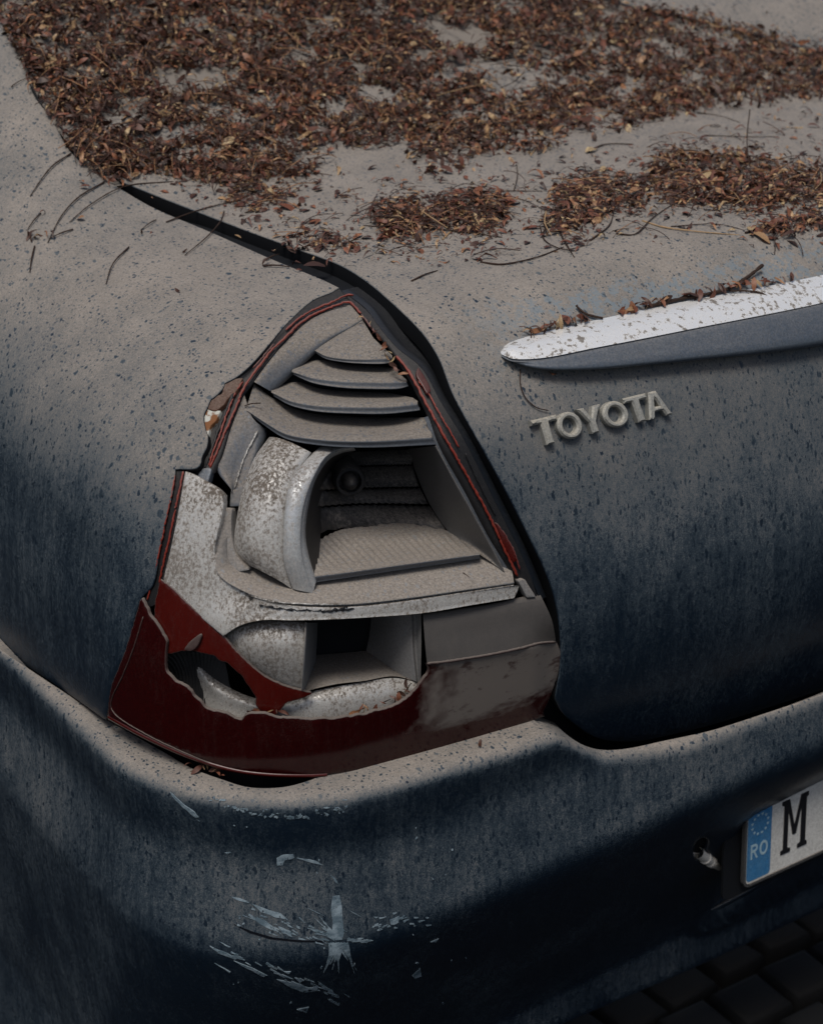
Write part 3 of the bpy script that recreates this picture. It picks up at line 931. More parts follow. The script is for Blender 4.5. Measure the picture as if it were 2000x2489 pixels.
# bulb and socket
bc = P(A([(772, 958, .085)]))[0]
tos = (CAM-bc)/np.linalg.norm(CAM-bc)
axis = np.array([-0.35, -0.85, 0.12]); axis /= np.linalg.norm(axis)
def lathe(name, origin, ax, prof, mat, parent, n=28):
    ax = np.asarray(ax, float); a = np.cross(ax, [0, 0, 1]); a /= np.linalg.norm(a); b = np.cross(ax, a)
    v, f = [], []
    for h, r in prof:
        for k in range(n):
            th = 2*math.pi*k/n
            v.append(origin+ax*h+(a*math.cos(th)+b*math.sin(th))*r)
    for i in range(len(prof)-1):
        for k in range(n):
            f.append((i*n+k, i*n+(k+1) % n, (i+1)*n+(k+1) % n, (i+1)*n+k))
    f.append(tuple((len(prof)-1)*n+k for k in range(n)))
    o = mesh_obj(name, v, f, mat, parent); split_sharp(o); return o
M['socket'] = mat_dusty('dark_socket', (0.010, 0.010, 0.011), 0.0, 0.7, 0.4, 2.4, spots=False)
lathe('bulb_socket', bc, axis, [(-.05, .018), (0, .018), (.004, .016), (.004, .013), (-.006, .012), (-.006, .0)], M['socket'], lamp)
lathe('bulb', bc, axis, [(-.01, .009), (.006, .0085), (.012, .007), (.017, .003), (.018, .0)], M['socket'], lamp)

# cavity floor with its ridges
f_back = A([(585, 1282, .055), (640, 1225, .085), (740, 1178, .115), (850, 1158, .130), (1000, 1152, .132), (1120, 1164, .125), (1232, 1192, .105), (1368, 1288, .028)])
f_mid = A([(592, 1330, .040), (680, 1300, .062), (800, 1275, .078), (930, 1258, .085), (1060, 1248, .084), (1180, 1246, .075), (1270, 1252, .062), (1367, 1289, .026)])
f_front = A([(606, 1392, .018), (720, 1378, .018), (850, 1360, .018), (980, 1342, .018), (1100, 1326, .018), (1200, 1312, .018), (1290, 1300, .018), (1366, 1290, .018)])
f_f2 = off(f_front, dv=3, dd=-.003)
f_low = A([(617, 1422, .022), (720, 1407, .022), (850, 1388, .022), (980, 1369, .022), (1100, 1352, .022), (1200, 1338, .022), (1290, 1325, .022), (1368, 1313, .022)])
def ridges(f, v):
    q = np.clip((f[:, 2]-.022)/.02, 0, 1)*np.clip((.115-f[:, 2])/.03, 0, 1)
    return np.array([0, 0, 1.])[None]*(0.0011*q*np.sin(f[:, 0]*0.34-f[:, 1]*0.34))[:, None]
loft('cavity_floor', [f_back, f_mid, f_front], M['shelf'], lamp, n=230, sub=10, disp=ridges)
loft('floor_edge', [f_front, f_f2, off(f_low, dv=-2, dd=-.002), f_low, off(f_low, dd=.02)], M['louver'], lamp, n=60, sub=3)
# right-hand wall of the cavity
l_f = A([(1166, 796, .013), (1205, 870, .012), (1250, 955, .011), (1300, 1045, .010), (1350, 1135, .010), (1420, 1262, .010), (1480, 1372, .010)])
l_e = off(l_f, du=-3, dv=1, dd=-.001)
l_b = A([(1040, 812, .165), (1060, 880, .160), (1090, 960, .150), (1125, 1040, .140), (1165, 1110, .128), (1225, 1190, .105), (1368, 1296, .026)])
l_m = [((a[0]*.55+b[0]*.45), (a[1]*.55+b[1]*.45), (a[2]*.55+b[2]*.45)) for a, b in zip(l_f, l_b)]
loft('cavity_wall', [off(l_f, du=2, dd=.012), l_f, l_e, l_m, l_b], M['wall'], lamp, n=50, sub=4)
loft('flange', [A([(1112, 668, .018), (1166, 797, .018), (1300, 1046, .016), (1480, 1374, .016)]), A([(1135, 660, .012), (1195, 790, .012), (1325, 1040, .012), (1500, 1368, .012)])], M['louver'], lamp, n=30, sub=2)

# shelf under the cavity
m_b = A([(210, 1190, .014), (228, 1262, .020), (262, 1320, .024), (312, 1358, .024), (400, 1402, .024), (512, 1458, .024), (617, 1424, .020), (800, 1398, .020), (1100, 1353, .020), (1368, 1312, .020), (1490, 1374, .016)])
m_b = A([(228, 1190, .018), (236, 1262, .026), (270, 1320, .030), (340, 1360, .034), (430, 1395, .036), (540, 1410, .036), (640, 1410, .034), (800, 1390, .034), (1100, 1345, .034), (1368, 1304, .034), (1500, 1290, .030)])
m_f = A([(156, 1300, .004), (168, 1372, .002), (205, 1412, .0), (255, 1442, -.002), (350, 1483, -.004), (470, 1508, -.005), (600, 1520, -.005), (800, 1516, -.005), (1050, 1488, -.005), (1300, 1452, -.004), (1522, 1420, .0)])
m_m = [((a[0]+b[0])/2, (a[1]+b[1])/2, (a[2]+b[2])/2-.002) for a, b in zip(spline(m_b, n=14), spline(m_f, n=14))]
loft('shelf', [m_b, m_m, m_f, off(m_f, dv=4, dd=.003)], M['shelf'], lamp, n=90, sub=5)
g0 = A([(310, 1476, .002), (420, 1506, .001), (560, 1524, .001), (800, 1524, .001), (1050, 1496, .001), (1300, 1460, .001), (1522, 1427, .004)])
g1 = off(g0, dv=5, dd=-.006)
n_b = B([(470, 278, -.001), (520, 246, -.004), (600, 226, -.006), (720, 226, -.006), (840, 223, -.006), (1000, 214, -.006), (1170, 200, -.006), (1340, 172, -.005), (1486, 148, .0)])
n_t = A([(330, 1500, -.004), (440, 1528, -.005), (560, 1543, -.006), (800, 1540, -.006), (1050, 1513, -.006), (1300, 1478, -.005), (1545, 1440, .0)])
loft('front_lip', [g0, off(g0, dv=2), g1, n_t, n_b, off(n_b, dv=-1, dd=.004), off(n_b, dv=-2, dd=.05)], M['silver'], lamp, n=80, sub=3)
bead('black_scuff', A([(360, 1527, -.006), (470, 1545, -.0065), (600, 1552, -.0068), (720, 1550, -.0068), (800, 1542, -.0066)]), .0008, M['black'], lamp, jitter=.5, wob=1.2)
bead('black_scuff', A([(640, 1560, -.0066), (720, 1548, -.0068), (760, 1535, -.0066)]), .0013, M['black'], lamp, jitter=.5, wob=1.5)
bead('bright_edge', A([(300, 1466, .0), (350, 1490, -.0035), (450, 1512, -.0048), (600, 1522, -.0052), (740, 1522, -.0052)]), .0011, M['silver'], lamp, jitter=.2)

# left silver panel
panel('silver_panel', [LL([(918, 205), (1030, 250), (1150, 320), (1240, 375), (1300, 440)]), LL([(1300, 440), (1300, 580), (1280, 700), (1240, 860), (1210, 1000), (1215, 1100), (1250, 1230)]),
                       A([(170, 1372), (205, 1412), (255, 1442), (330, 1478), (350, 1520)]), B([(610, 222), (560, 232), (520, 246), (466, 280)]),
                       B([(466, 280), (400, 225), (330, 165), (262, 100)]), LL([(690, 1320), (775, 970), (845, 620), (918, 205)])],
      M['silver'], lamp, d=lambda p: 0.003-0.006*smooth(p[:, 1], 1430, 1520)*smooth(p[:, 0], 440, 560), step=9, edge=6, rim=(.0012, .014))
panel('silver_panel', [LL([(1300, 592), (1395, 588)]), LL([(1395, 588), (1385, 760), (1400, 940), (1440, 1070), (1500, 1160), (1580, 1230)]), LL([(1580, 1230), (1400, 1260), (1260, 1260)]),
                       LL([(1260, 1260), (1190, 1080), (1215, 900), (1270, 720), (1300, 592)])],
      M['shelf'], lamp, d=lambda p: .010+.006*smooth(p[:, 0], 520, 570), step=8, edge=6, rim=(.001, .03))
# torn end of the upper bead: bluish stub
panel('seal_stub', [LL([(1095, 175), (1175, 170), (1165, 240), (1140, 320)]), LL([(1140, 320), (1050, 262), (1095, 175)])], M['trim_face'], lamp, d=.010, step=6, edge=5, rim=(.001, .01))

# lower reflector dome, its lip and the small cavity
d_t = B([(468, 286, .020), (520, 252, .016), (600, 232, .014), (700, 232, .014), (758, 236, .016)])
d_1 = B([(500, 322, .016), (560, 300, .006), (630, 290, .003), (700, 290, .004), (756, 292, .008)])
d_2 = B([(540, 372, .018), (590, 360, .008), (650, 352, .004), (710, 350, .005), (752, 352, .008)])
d_3 = B([(590, 440, .028), (630, 425, .018), (670, 415, .012), (715, 412, .012), (749, 414, .014)])
d_4 = B([(620, 500, .040), (650, 485, .030), (690, 474, .024), (725, 470, .022), (746, 472, .022)])
loft('lower_bowl', [off(d_t, dd=.03), d_t, d_1, d_2, d_3, d_4], M['silver'], lamp, n=40, sub=5)
e_l = B([(752, 234, .010), (750, 300, .004), (747, 360, .004), (744, 420, .008), (740, 474, .016)])
e_r = B([(760, 236, .012), (757, 300, .007), (754, 360, .007), (750, 420, .011), (746, 472, .018)])
loft('lower_bowl', [off(e_l, dd=.01), e_l, e_r, [(u+26, v, d+.12) for u, v, d in e_r]], M['shelf'], lamp, n=24, sub=3)
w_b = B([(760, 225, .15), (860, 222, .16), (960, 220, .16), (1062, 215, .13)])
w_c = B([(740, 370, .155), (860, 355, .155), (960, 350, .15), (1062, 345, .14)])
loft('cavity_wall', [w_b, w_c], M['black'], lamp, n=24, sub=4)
x_b = B([(752, 352, .150), (860, 344, .150), (930, 338, .145), (966, 336, .135), (1062, 402, .060)])
x_f = B([(745, 478, .030), (860, 452, .030), (960, 440, .030), (1066, 424, .035), (1145, 444, .028)])
loft('lower_floor', [x_b, x_f], M['shelf'], lamp, n=40, sub=6)
loft('cavity_wall', [B([(985, 212, .14), (978, 280, .14), (966, 340, .135)]), B([(1060, 212, .062), (1060, 310, .060), (1064, 408, .060)]), B([(1118, 208, .028), (1120, 320, .026), (1136, 440, .026)]), B([(1126, 208, .024), (1130, 320, .022), (1144, 444, .024)]),
                     B([(1136, 206, .030), (1140, 320, .028), (1150, 444, .028)]), B([(1160, 205, .010), (1160, 320, .008), (1158, 446, .010)])], M['shelf'], lamp, n=30, sub=3)
# trough below
t_b = B([(372, 372, .050), (420, 420, .052), (500, 470, .052), (600, 505, .048), (700, 500, .040), (800, 472, .036), (950, 446, .034), (1066, 430, .034), (1148, 446, .028)])
t_m = B([(375, 410, .046), (440, 465, .040), (520, 505, .036), (610, 530, .032), (700, 522, .030), (800, 500, .026), (950, 488, .024), (1060, 470, .024), (1140, 462, .024)])
t_f = B([(380, 460, .048), (460, 520, .038), (540, 548, .034), (620, 552, .030), (700, 550, .026), (800, 540, .022), (950, 530, .020), (1060, 505, .020), (1130, 478, .022)])
t_g = B([(385, 520, .045), (460, 570, .035), (540, 600, .03), (620, 600, .028), (700, 600, .024), (800, 595, .020), (950, 590, .018), (1060, 560, .018), (1130, 530, .02)])
loft('trough', [t_b, t_m, t_f, t_g], M['silver'], lamp, n=60, sub=4)
# dark hatched inner side behind the broken corner
hk = loft('hatched_inner', [B([(255, 330, .022), (300, 330, .030), (380, 340, .05), (470, 355, .06)]), B([(255, 420, .025), (310, 430, .034), (400, 455, .048), (500, 500, .05)]),
                       B([(260, 540, .03), (340, 560, .036), (440, 580, .040), (540, 610, .038)])], M['flange'], lamp, n=90, sub=24,
          disp=lambda f, v: (DIR[None]*0.0010*(np.sin(f[:, 0]*1.1+f[:, 1]*0.8)*np.sin(f[:, 0]*0.8-f[:, 1]*1.1))[:, None]))

# the red lens that is left
brk = B([(180, 152), (205, 200), (240, 255), (264, 300), (262, 350), (268, 410), (300, 440), (345, 470), (375, 510), (430, 548), (490, 560), (530, 582), (548, 562), (580, 552), (610, 556), (650, 568), (720, 574), (790, 577), (870, 573), (950, 562), (1020, 545), (1080, 522), (1130, 486), (1160, 448)])
lens_bottom = [(1322, 1741), (1200, 1786), (1060, 1828), (913, 1864), (795, 1881), (705, 1885), (601, 1875), (497, 1847), (400, 1806), (262, 1745)]
def lens_d(p):
    u, v = p[:, 0], p[:, 1]
    base = -0.006+0*u
    # right end bulges to the ledge line
    right = smooth(u, 930, 1100)
    vl = 1614-(u-1038)*(48/317)                      # ledge line
    base = base-right*0.010*np.exp(-np.maximum(v-vl, 0)/70)
    tip = smooth(u, 1290, 1345)
    return base+tip*0.010
led = LR([(-40, 1235), (150, 1205), (500, 1145), (800, 1080), (1040, 1020), (1200, 1010)])
lens_right = LR([(1200, 1010), (1245, 1090), (1252, 1180), (1245, 1300), (1210, 1420), (1170, 1530), (1110, 1700), (1040, 1830)])
bq = spline([q[:2] for q in brk], step=15)
bq[2:-2] += rng.normal(0, 1.9, bq[2:-2].shape)*(rng.uniform(0, 1, (len(bq)-4, 1)) < .55)
brk = [tuple(q) for q in bq]
panel('lens', [brk, B([(1160, 448), (1190, 400), (1180, 380)]), led, lens_right, lens_bottom, [(262, 1745), (271, 1674), (306, 1582), (344, 1455)]],
      M['lens'], lamp, d=lens_d, step=11, edge=6, rim=(.0010, .004), jag=0.5, rim_mat=M['lens_edge'])
bead('lens_ridge', B([(186, 215, -.0068), (150, 330, -.0068), (110, 430, -.0068), (80, 490, -.0068), (72, 530, -.0066), (90, 560, -.0066), (200, 630, -.0066), (330, 692, -.0066), (450, 740, -.0066), (560, 765, -.0066)]), .0007, M['lens_edge'], lamp, jitter=.1, wob=.2)
# lower flange of the lens
fl0 = B([(62, 566, -.004), (200, 640, -.004), (360, 710, -.004), (500, 752, -.004), (620, 768, -.004), (760, 772, -.004), (830, 769, -.004)])
loft('lens_flange', [off(fl0, dv=-7, dd=.001), off(fl0, dv=1, dd=-.004), off(fl0, dv=6, dd=-.001), off(fl0, dv=7, dd=.02)], M['shard'], lamp, n=50, sub=2)
# step of the right end: flat upper face in clear plastic
q_t = LR([(-345, 700), (-45, 660), (200, 622), (500, 575), (760, 512), (900, 488), (1025, 470)])
q_m = LR([(-325, 985), (-45, 945), (200, 915), (500, 865), (800, 800), (950, 770), (1150, 740)])
q_l = LR([(-300, 1262), (-40, 1232), (150, 1203), (500, 1143), (800, 1078), (1040, 1018), (1198, 1010)])
q_t = [(u, v, .006) for u, v in q_t]; q_m = [(u, v, -.004) for u, v in q_m]
q_l = [(u, v, float(lens_d(np.array([[u, v]]))[0])) for u, v in q_l]
loft('clear_lens', [off(q_t, dd=.012, dv=1), q_t, q_m, off(q_l, dv=-3, dd=.0012), q_l], M['smoke'], lamp, n=50, sub=4)
bead('lens_ledge', [(u, v, d-.0004) for u, v, d in q_l], .0017, M['lens_edge'], lamp, jitter=.1, wob=.2)
# inner shard hanging across the opening
sh = B([(245, 84), (290, 120), (330, 160), (400, 225), (466, 282), (500, 325), (560, 385), (610, 425), (690, 462), (776, 484)])
sh2 = B([(776, 484), (735, 505), (690, 516), (650, 560), (600, 545), (575, 490), (545, 440), (500, 392), (440, 355), (380, 336), (330, 332), (262, 338), (240, 300), (225, 205), (245, 84)])
bq = spline([q[:2] for q in sh2], step=16)
bq[2:-2] += rng.normal(0, 1.5, bq[2:-2].shape)
sh2 = [tuple(q) for q in bq]
panel('lens_shard', [sh, sh2], M['shard'], lamp, d=lambda p: 0.001+0.012*smooth(p[:, 0], 560, 760), step=8, edge=5, rim=(.0008, .004), jag=.4, rim_mat=M['lens_edge'])
panel('lens_shard', [B([(330, 330), (350, 305), (388, 278), (372, 320), (350, 334), (330, 330)])], M['lens_edge'], lamp, d=-.004, step=6, edge=4, rim=(.0006, .003))
# right flange stub
panel('flange_stub', [LR([(770, 290), (830, 285), (880, 360), (960, 480)]), LR([(960, 480), (870, 485)]), LR([(870, 485), (810, 370), (770, 290)])], M['shelf'], lamp, d=.002, step=6, edge=5, rim=(.001, .01))

# rust at the torn notch of the wing
panel('rust_patch', [LU([(690, 375), (760, 350), (880, 285), (1000, 265)]), LU([(1000, 265), (960, 350), (900, 470), (760, 600), (700, 690)]), LU([(700, 690), (560, 790), (450, 760)]), LU([(450, 760), (540, 570), (640, 540), (690, 500), (690, 375)])], M['rust'], car, d=.003, step=5, edge=4, rim=(.0008, .012))
t = NT('flaking_primer')
M['primer'] = t.out(t.mix(t.rng(t.noise(90, 5), 0.48, 0.56), (0.40, 0.40, 0.36), (0.16, 0.07, 0.03)), 0.8, 0, 0.2)
panel('flaked_patch', [LU([(500, 585), (440, 700), (370, 830), (362, 950), (392, 1110), (430, 1220)]), LU([(430, 1220), (480, 1040), (560, 960), (600, 880), (640, 800)]), LU([(640, 800), (520, 800), (440, 760), (500, 585)])], M['primer'], car, d=.0045, step=4, edge=3.5, rim=(.0008, .012))

# ------------------------------------------------------------------ bumper
b_top = [(-330, 1362), (-160, 1478), (23, 1598), (139, 1672), (256, 1748), (330, 1790), (400, 1830), (462, 1866), (548, 1898), (589, 1911), (629, 1916), (693, 1913), (745, 1900), (830, 1868), (1000, 1825), (1160, 1775), (1300, 1728)]
b_mid = [(1300, 1728), (1328, 1732), (1350, 1760), (1380, 1788), (1420, 1812), (1470, 1824), (1530, 1820), (1620, 1800), (1726, 1778), (1850, 1740), (1976, 1698), (2200, 1615), (2500, 1495)]
b_low = project(np.array([(xx, 1.447+0.10*(CX-xx)**2+.12, 0.215) for xx in np.linspace(2.35, 1.05, 14)]))
rec = np.array([(1716, 2232), (1752, 2110), (1796, 2002), (1830, 1970), (1900, 1930), (2000, 1874), (2600, 1560), (2600, 1800), (2000, 2070), (1850, 2150)], float)
def poly_dist(p, poly):
    q = np.roll(poly, -1, 0); best = np.full(len(p), 1e9)
    for a, b in zip(poly, q):
        ab = b-a; tt = np.clip(((p-a)@ab)/(ab@ab), 0, 1)
        best = np.minimum(best, np.linalg.norm(p-(a+tt[:, None]*ab), axis=1))
    return np.where(pip(p, poly), best, -best)
def bumper_d(p):
    s = poly_dist(p, rec)
    return 0.045*smooth(s, 0, 26)
def bumper_disp(p, v, n):
    low_lip = np.exp(-((poly_dist(p, np.array([(1690, 2254), (1760, 2232), (2000, 2112), (2600, 1830), (2600, 1818), (2000, 2096), (1760, 2215)], float)))/12)**2)
    return n*(0.016*low_lip)[:, None]
hole = [(1683, 2062), (1690, 2048), (1702, 2038), (1716, 2035), (1724, 2042), (1724, 2056), (1716, 2074), (1704, 2090), (1690, 2094), (1683, 2082)]
bl = [(2500, 1960), (2200, 2112), (1976, 2216), (1700, 2345), (1440, 2457), (1250, 2540)]
bumper = panel('bumper', [b_top, b_mid, [(2500, 1495), bl[0]], bl, [bl[-1], (1150, 2600), (900, 2640), (500, 2640), (100, 2600), (-150, 2520)], [(-150, 2520), (-330, 1362)]], M['bumper_paint'], car, hull=bump_hull,
      step=13, edge=10, rim=(.002, .02), d=bumper_d, disp=bumper_disp, holes=[hole])
# plug and its hole
hp = P([(1700, 2068, .02)], bump_hull)[0]
panel('hole_lining', [[(1660, 2010), (1745, 2010), (1745, 2120), (1660, 2120), (1660, 2010)]], M['black'], bumper, hull=bump_hull, d=.03, step=20, rim=None)
pd = np.array([0.62, -0.74, -0.28]); pd /= np.linalg.norm(pd)
tip = P([(1748, 2110, -.022)], bump_hull)[0]
pa = P([(1696, 2072, .012)], bump_hull)[0]
ln = np.linalg.norm(tip-pa); ax = (tip-pa)/ln
lathe('wiring_plug', pa, ax, [(0, .0075), (ln*.30, .0075), (ln*.31, .0088), (ln*.36, .0088), (ln*.37, .0072), (ln*.52, .0072), (ln*.53, .008), (ln*.62, .008), (ln*.64, .0052), (ln*.80, .0052), (ln*.82, .0045), (ln*.97, .004), (ln, .003), (ln, 0)], M['plug'], bumper, n=14)

def blob(cx, cy, rx, ry, n=22, irr=.35, ang=0.0):
    ph = rng.uniform(0, 6.28, 4); am = rng.uniform(.3, 1, 4)
    L = []
    for k in range(n):
        th = 2*math.pi*k/n
        r = 1+irr*sum(am[j]*math.sin((j+2)*th+ph[j]) for j in range(4))/2+rng.normal(0, irr*.2)
        x_, y_ = rx*r*math.cos(th), ry*r*math.sin(th)
        L.append((cx+x_*math.cos(ang)-y_*math.sin(ang), cy+x_*math.sin(ang)+y_*math.cos(ang)))
    return L
def chip(L, mat='chip', name='paint_chip'):
    try:
        return plate_mesh(name, L, [], M[mat], bumper, bump_hull, .0004, .0004, bev=.0)
    except Exception:
        return None
# star shaped scrape: a smear with slivers fanning out of it
def sliver(cx, cy, ang, l, w0):
    c, n_ = np.array([math.cos(ang), math.sin(ang)]), np.array([-math.sin(ang), math.cos(ang)])
    p0 = np.array([cx, cy]); L = []
    k = 5
    for i in range(k+1):
        q = i/k; ww = w0*(1-q)**.7*rng.uniform(.7, 1.3)+.3
        L.append(tuple(p0+c*l*q+n_*ww))
    for i in range(k, -1, -1):
        q = i/k; ww = w0*(1-q)**.7*rng.uniform(.7, 1.3)+.3
        L.append(tuple(p0+c*l*q-n_*ww))
    chip(L)
chip(dens([(a+rng.normal(0, .8), b+rng.normal(0, .8)) for a, b in LB([(1402, 1175), (1418, 1168), (1432, 1172), (1440, 1215), (1444, 1270), (1448, 1330), (1440, 1358), (1412, 1360), (1398, 1330), (1402, 1280), (1392, 1235)])], 3))
for _ in range(16):
    a = rng.uniform(-.75, .65); cx, cy = LB([(1422+rng.normal(0, 16), 1372)])[0]
    sliver(cx, cy, math.pi/2+a*.75, rng.uniform(35, 80), rng.uniform(2, 5))
for _ in range(15):
    a = math.pi+rng.uniform(.05, 1.15); cx, cy = LB([(1405+rng.normal(0, 8), 1345+rng.normal(0, 8))])[0]
    sliver(cx, cy, a, rng.uniform(22, 70), rng.uniform(1.2, 3))
for _ in range(9):
    cx, cy = LB([(1440+rng.uniform(0, 90), 1362+rng.normal(0, 5))])[0]
    sliver(cx, cy, rng.normal(0, .12), rng.uniform(8, 30), rng.uniform(1, 3.5))
for _ in range(40):
    k = rng.uniform(0, 1)
    cx, cy = LB([(1000+k*420+rng.normal(0, 15), 1255+k*95+rng.normal(0, 22))])[0]
    sliver(cx, cy, .45+rng.normal(0, .12), rng.uniform(4, 22), rng.uniform(.7, 2.2))
for _ in range(30):
    k = rng.uniform(0, 1)
    cx, cy = LB([(900+k*520+rng.normal(0, 10), 1390+k*200+rng.normal(0, 12))])[0]
    sliver(cx, cy, .42+rng.normal(0, .1), rng.uniform(5, 30), rng.uniform(.6, 2.0))

for L in ([(975, 1178), (1010, 1182), (1050, 1202), (1010, 1195)], [(1060, 1205), (1110, 1225), (1180, 1245), (1215, 1275), (1160, 1262), (1100, 1240)],
          [(1050, 1260), (1110, 1270), (1160, 1310), (1185, 1335), (1120, 1305)], [(1170, 1300), (1225, 1322), (1230, 1345), (1190, 1328)],
          [(885, 1385), (930, 1402), (1000, 1435), (990, 1440), (930, 1418)], [(985, 1445), (1060, 1475), (1128, 1508), (1110, 1512), (1040, 1478)],
          [(1165, 1525), (1250, 1540), (1300, 1560), (1340, 1556), (1330, 1572), (1280, 1578), (1230, 1560)], [(1340, 1535), (1400, 1570), (1405, 1582), (1360, 1562)],
          [(1165, 1015), (1190, 1000), (1235, 998), (1240, 1012), (1200, 1022), (1190, 1045), (1168, 1045)], [(1250, 1012), (1330, 1025), (1360, 1045), (1300, 1030)],
          [(1390, 1085), (1412, 1100), (1430, 1128), (1408, 1112)], [(1380, 1605), (1430, 1625), (1428, 1634), (1390, 1618)], [(1250, 1650), (1300, 1640), (1290, 1665)],
          [(718, 735), (760, 775), (820, 820), (850, 855), (840, 858), (790, 815), (735, 765)], [(925, 1365), (970, 1388), (960, 1390)], [(1195, 1490), (1225, 1492), (1215, 1502)], [(948, 990), (972, 990), (960, 998)], [(1240, 1515), (1275, 1528), (1262, 1538)],
           [(1570, 1260), (1590, 1262), (1580, 1268)], [(1640, 1275), (1680, 1258), (1675, 1285), (1645, 1295)], [(905, 1455), (970, 1492), (968, 1496)]):
    chip([(a+rng.normal(0, .5), b+rng.normal(0, .5)) for a, b in dens(LB(L), 3)])
for L in ([(230, 1085), (260, 1072), (250, 1085)], [(160, 1215), (190, 1185), (195, 1215), (170, 1225)]):
    chip(dens(RB(L), 3))
for _ in range(60):                         # flakes along the edge of the ledge
    k = rng.uniform(0, 1)
    q = spline(LB([(900, 775), (1000, 815), (1100, 838), (1230, 848), (1340, 842), (1480, 812)]), n=50)[int(k*49)]
    chip(blob(q[0]+rng.normal(0, 6), q[1]-abs(rng.normal(0, 9)), rng.uniform(1.5, 6), rng.uniform(1.2, 3), 10, .5))
for _ in range(26):
    chip(blob(rng.uniform(560, 1150), rng.uniform(2000, 2440), rng.uniform(1, 4), rng.uniform(.8, 2), 8, .5, rng.uniform(0, 3)))
for _ in range(6):                         # fine scratches
    a = np.array([rng.uniform(540, 900), rng.uniform(2200, 2460)]); l = rng.uniform(15, 60); th = rng.uniform(.35, .65)
    e = a+l*np.array([math.cos(th), math.sin(th)]); nn = np.array([-math.sin(th), math.cos(th)])*rng.uniform(.5, 1.0)
    chip(dens([tuple(a), tuple((a+e)/2+nn), tuple(e), tuple((a+e)/2-nn)], 3))
for _ in range(26):
    cx, cy = RB([(rng.uniform(0, 215), 1015+rng.normal(0, 16))])[0]
    sliver(cx, cy, -.25+rng.normal(0, .25), rng.uniform(4, 18), rng.uniform(.8, 2.6))
chip(dens(LB([(985, 1292), (1060, 1322), (1150, 1348), (1260, 1360), (1370, 1362), (1366, 1368), (1250, 1366), (1140, 1355), (1050, 1328)]), 4), 'crack', 'crack')

# lit lip under the plate recess
RZ = frame(1600, 1800, 3.13)
lp_a = RZ([(352, 1290, .030), (600, 1160, .030), (850, 1015, .030), (1180, 825, .030), (1500, 650, .030), (2200, 270, .030)])
lp_b = RZ([(345, 1320, .000), (600, 1190, -.006), (850, 1050, -.006), (1180, 865, -.006), (1500, 690, -.006), (2200, 310, -.006)])
lp_c = RZ([(330, 1375, -.002), (620, 1245, -.014), (880, 1115, -.014), (1180, 965, -.014), (1500, 800, -.014), (2200, 430, -.014)])
lp_d = RZ([(340, 1392, .002), (640, 1260, .004), (900, 1132, .004), (1180, 985, .004), (1500, 820, .004), (2200, 450, .004)])
loft('plate_ledge', [lp_a, lp_b, lp_c, lp_d], M['bumper_paint'], bumper, hull=bump_hull, n=50, sub=4)

# ------------------------------------------------------------------ number plate
plate_y = 1.492
def plate_pt(u, v):
    r = rays([(u, v)])[0]
    return CAM+r*(plate_y-CAM[1])/r[1]
pl = plate_pt(1806, 2150); x0, z0 = pl[0], pl[2]
PW, PH = 0.520*1.06, 0.110*1.16
TILT = 0.06
def plate_xy(s, h, k=0.0):
    return np.array([x0+s, plate_y+h*TILT-k, z0+h])
def plate_poly(name, L, holes, k, thick, mat, parent):
    loops = [np.asarray(L, float)]+[np.asarray(h, float) for h in holes]
    pts = np.vstack(loops); edges = []; c = 0
    for lp in loops:
        edges += [(c+i, c+(i+1) % len(lp)) for i in range(len(lp))]; c += len(lp)
    r = delaunay_2d_cdt([Vector(p) for p in pts], edges, [], 0, 1e-7)
    v2 = np.array([tuple(v) for v in r[0]]); tri = np.array([f for f in r[2] if len(f) == 3])
    ce = v2[tri].mean(1); ok = pip(ce, loops[0])
    for h in loops[1:]:
        ok &= ~pip(ce, h)
    tri = tri[ok]; nv = len(v2)
    v = [plate_xy(a, b, k+thick) for a, b in v2]+[plate_xy(a, b, k) for a, b in v2]
    tri = orient(np.array(v[:nv]), tri, np.tile([0, -1., 0], (nv, 1)))
    cnt = {e for f in tri for e in ((f[0], f[1]), (f[1], f[2]), (f[2], f[0]))}
    f = [tuple(q) for q in tri]+[(b, a, a+nv, b+nv) for a, b in cnt if (b, a) not in cnt]
    return mesh_obj(name, v, f, mat, parent, smooth_shade=False)
def rrect(a, b, c, d, r, n=6):
    L = []
    for cx, cy, s in ((c-r, d-r, 0), (a+r, d-r, 90), (a+r, b+r, 180), (c-r, b+r, 270)):
        for i in range(n+1):
            th = math.radians(s+90*i/n); L.append((cx+r*math.cos(th), cy+r*math.sin(th)))
    return L
M['plate_frame'] = mat_dusty('plate_frame', (0.05, 0.05, 0.05), 0, 0.4, 0.2, 1.5, spots=False)
plate = plate_poly('number_plate', rrect(0, 0, PW, PH, .008), [], 0, .002, M['plate'], car)
plate['label'] = 'white number plate with a blue band and black lettering'
plate_poly('plate_rim', rrect(-.004, -.004, PW+.004, PH+.004, .011), [rrect(.0, .0, PW, PH, .008)], -.002, .006, M['plate_frame'], plate)
plate_poly('blue_band', rrect(.0025, .0025, .0455, PH-.0025, .006), [], .002, .0006, M['plate_blue'], plate)
for k in range(12):
    th = 2*math.pi*k/12+0.26; cx, cy = .024+.0145*math.cos(th), .086+.0145*math.sin(th)
    plate_poly('star', [(cx+(.0026 if q % 2 == 0 else .0011)*math.sin(q*math.pi/5), cy+(.0026 if q % 2 == 0 else .0011)*math.cos(q*math.pi/5)) for q in range(10)], [], .0026, .0004, M['plate_pale'], plate)
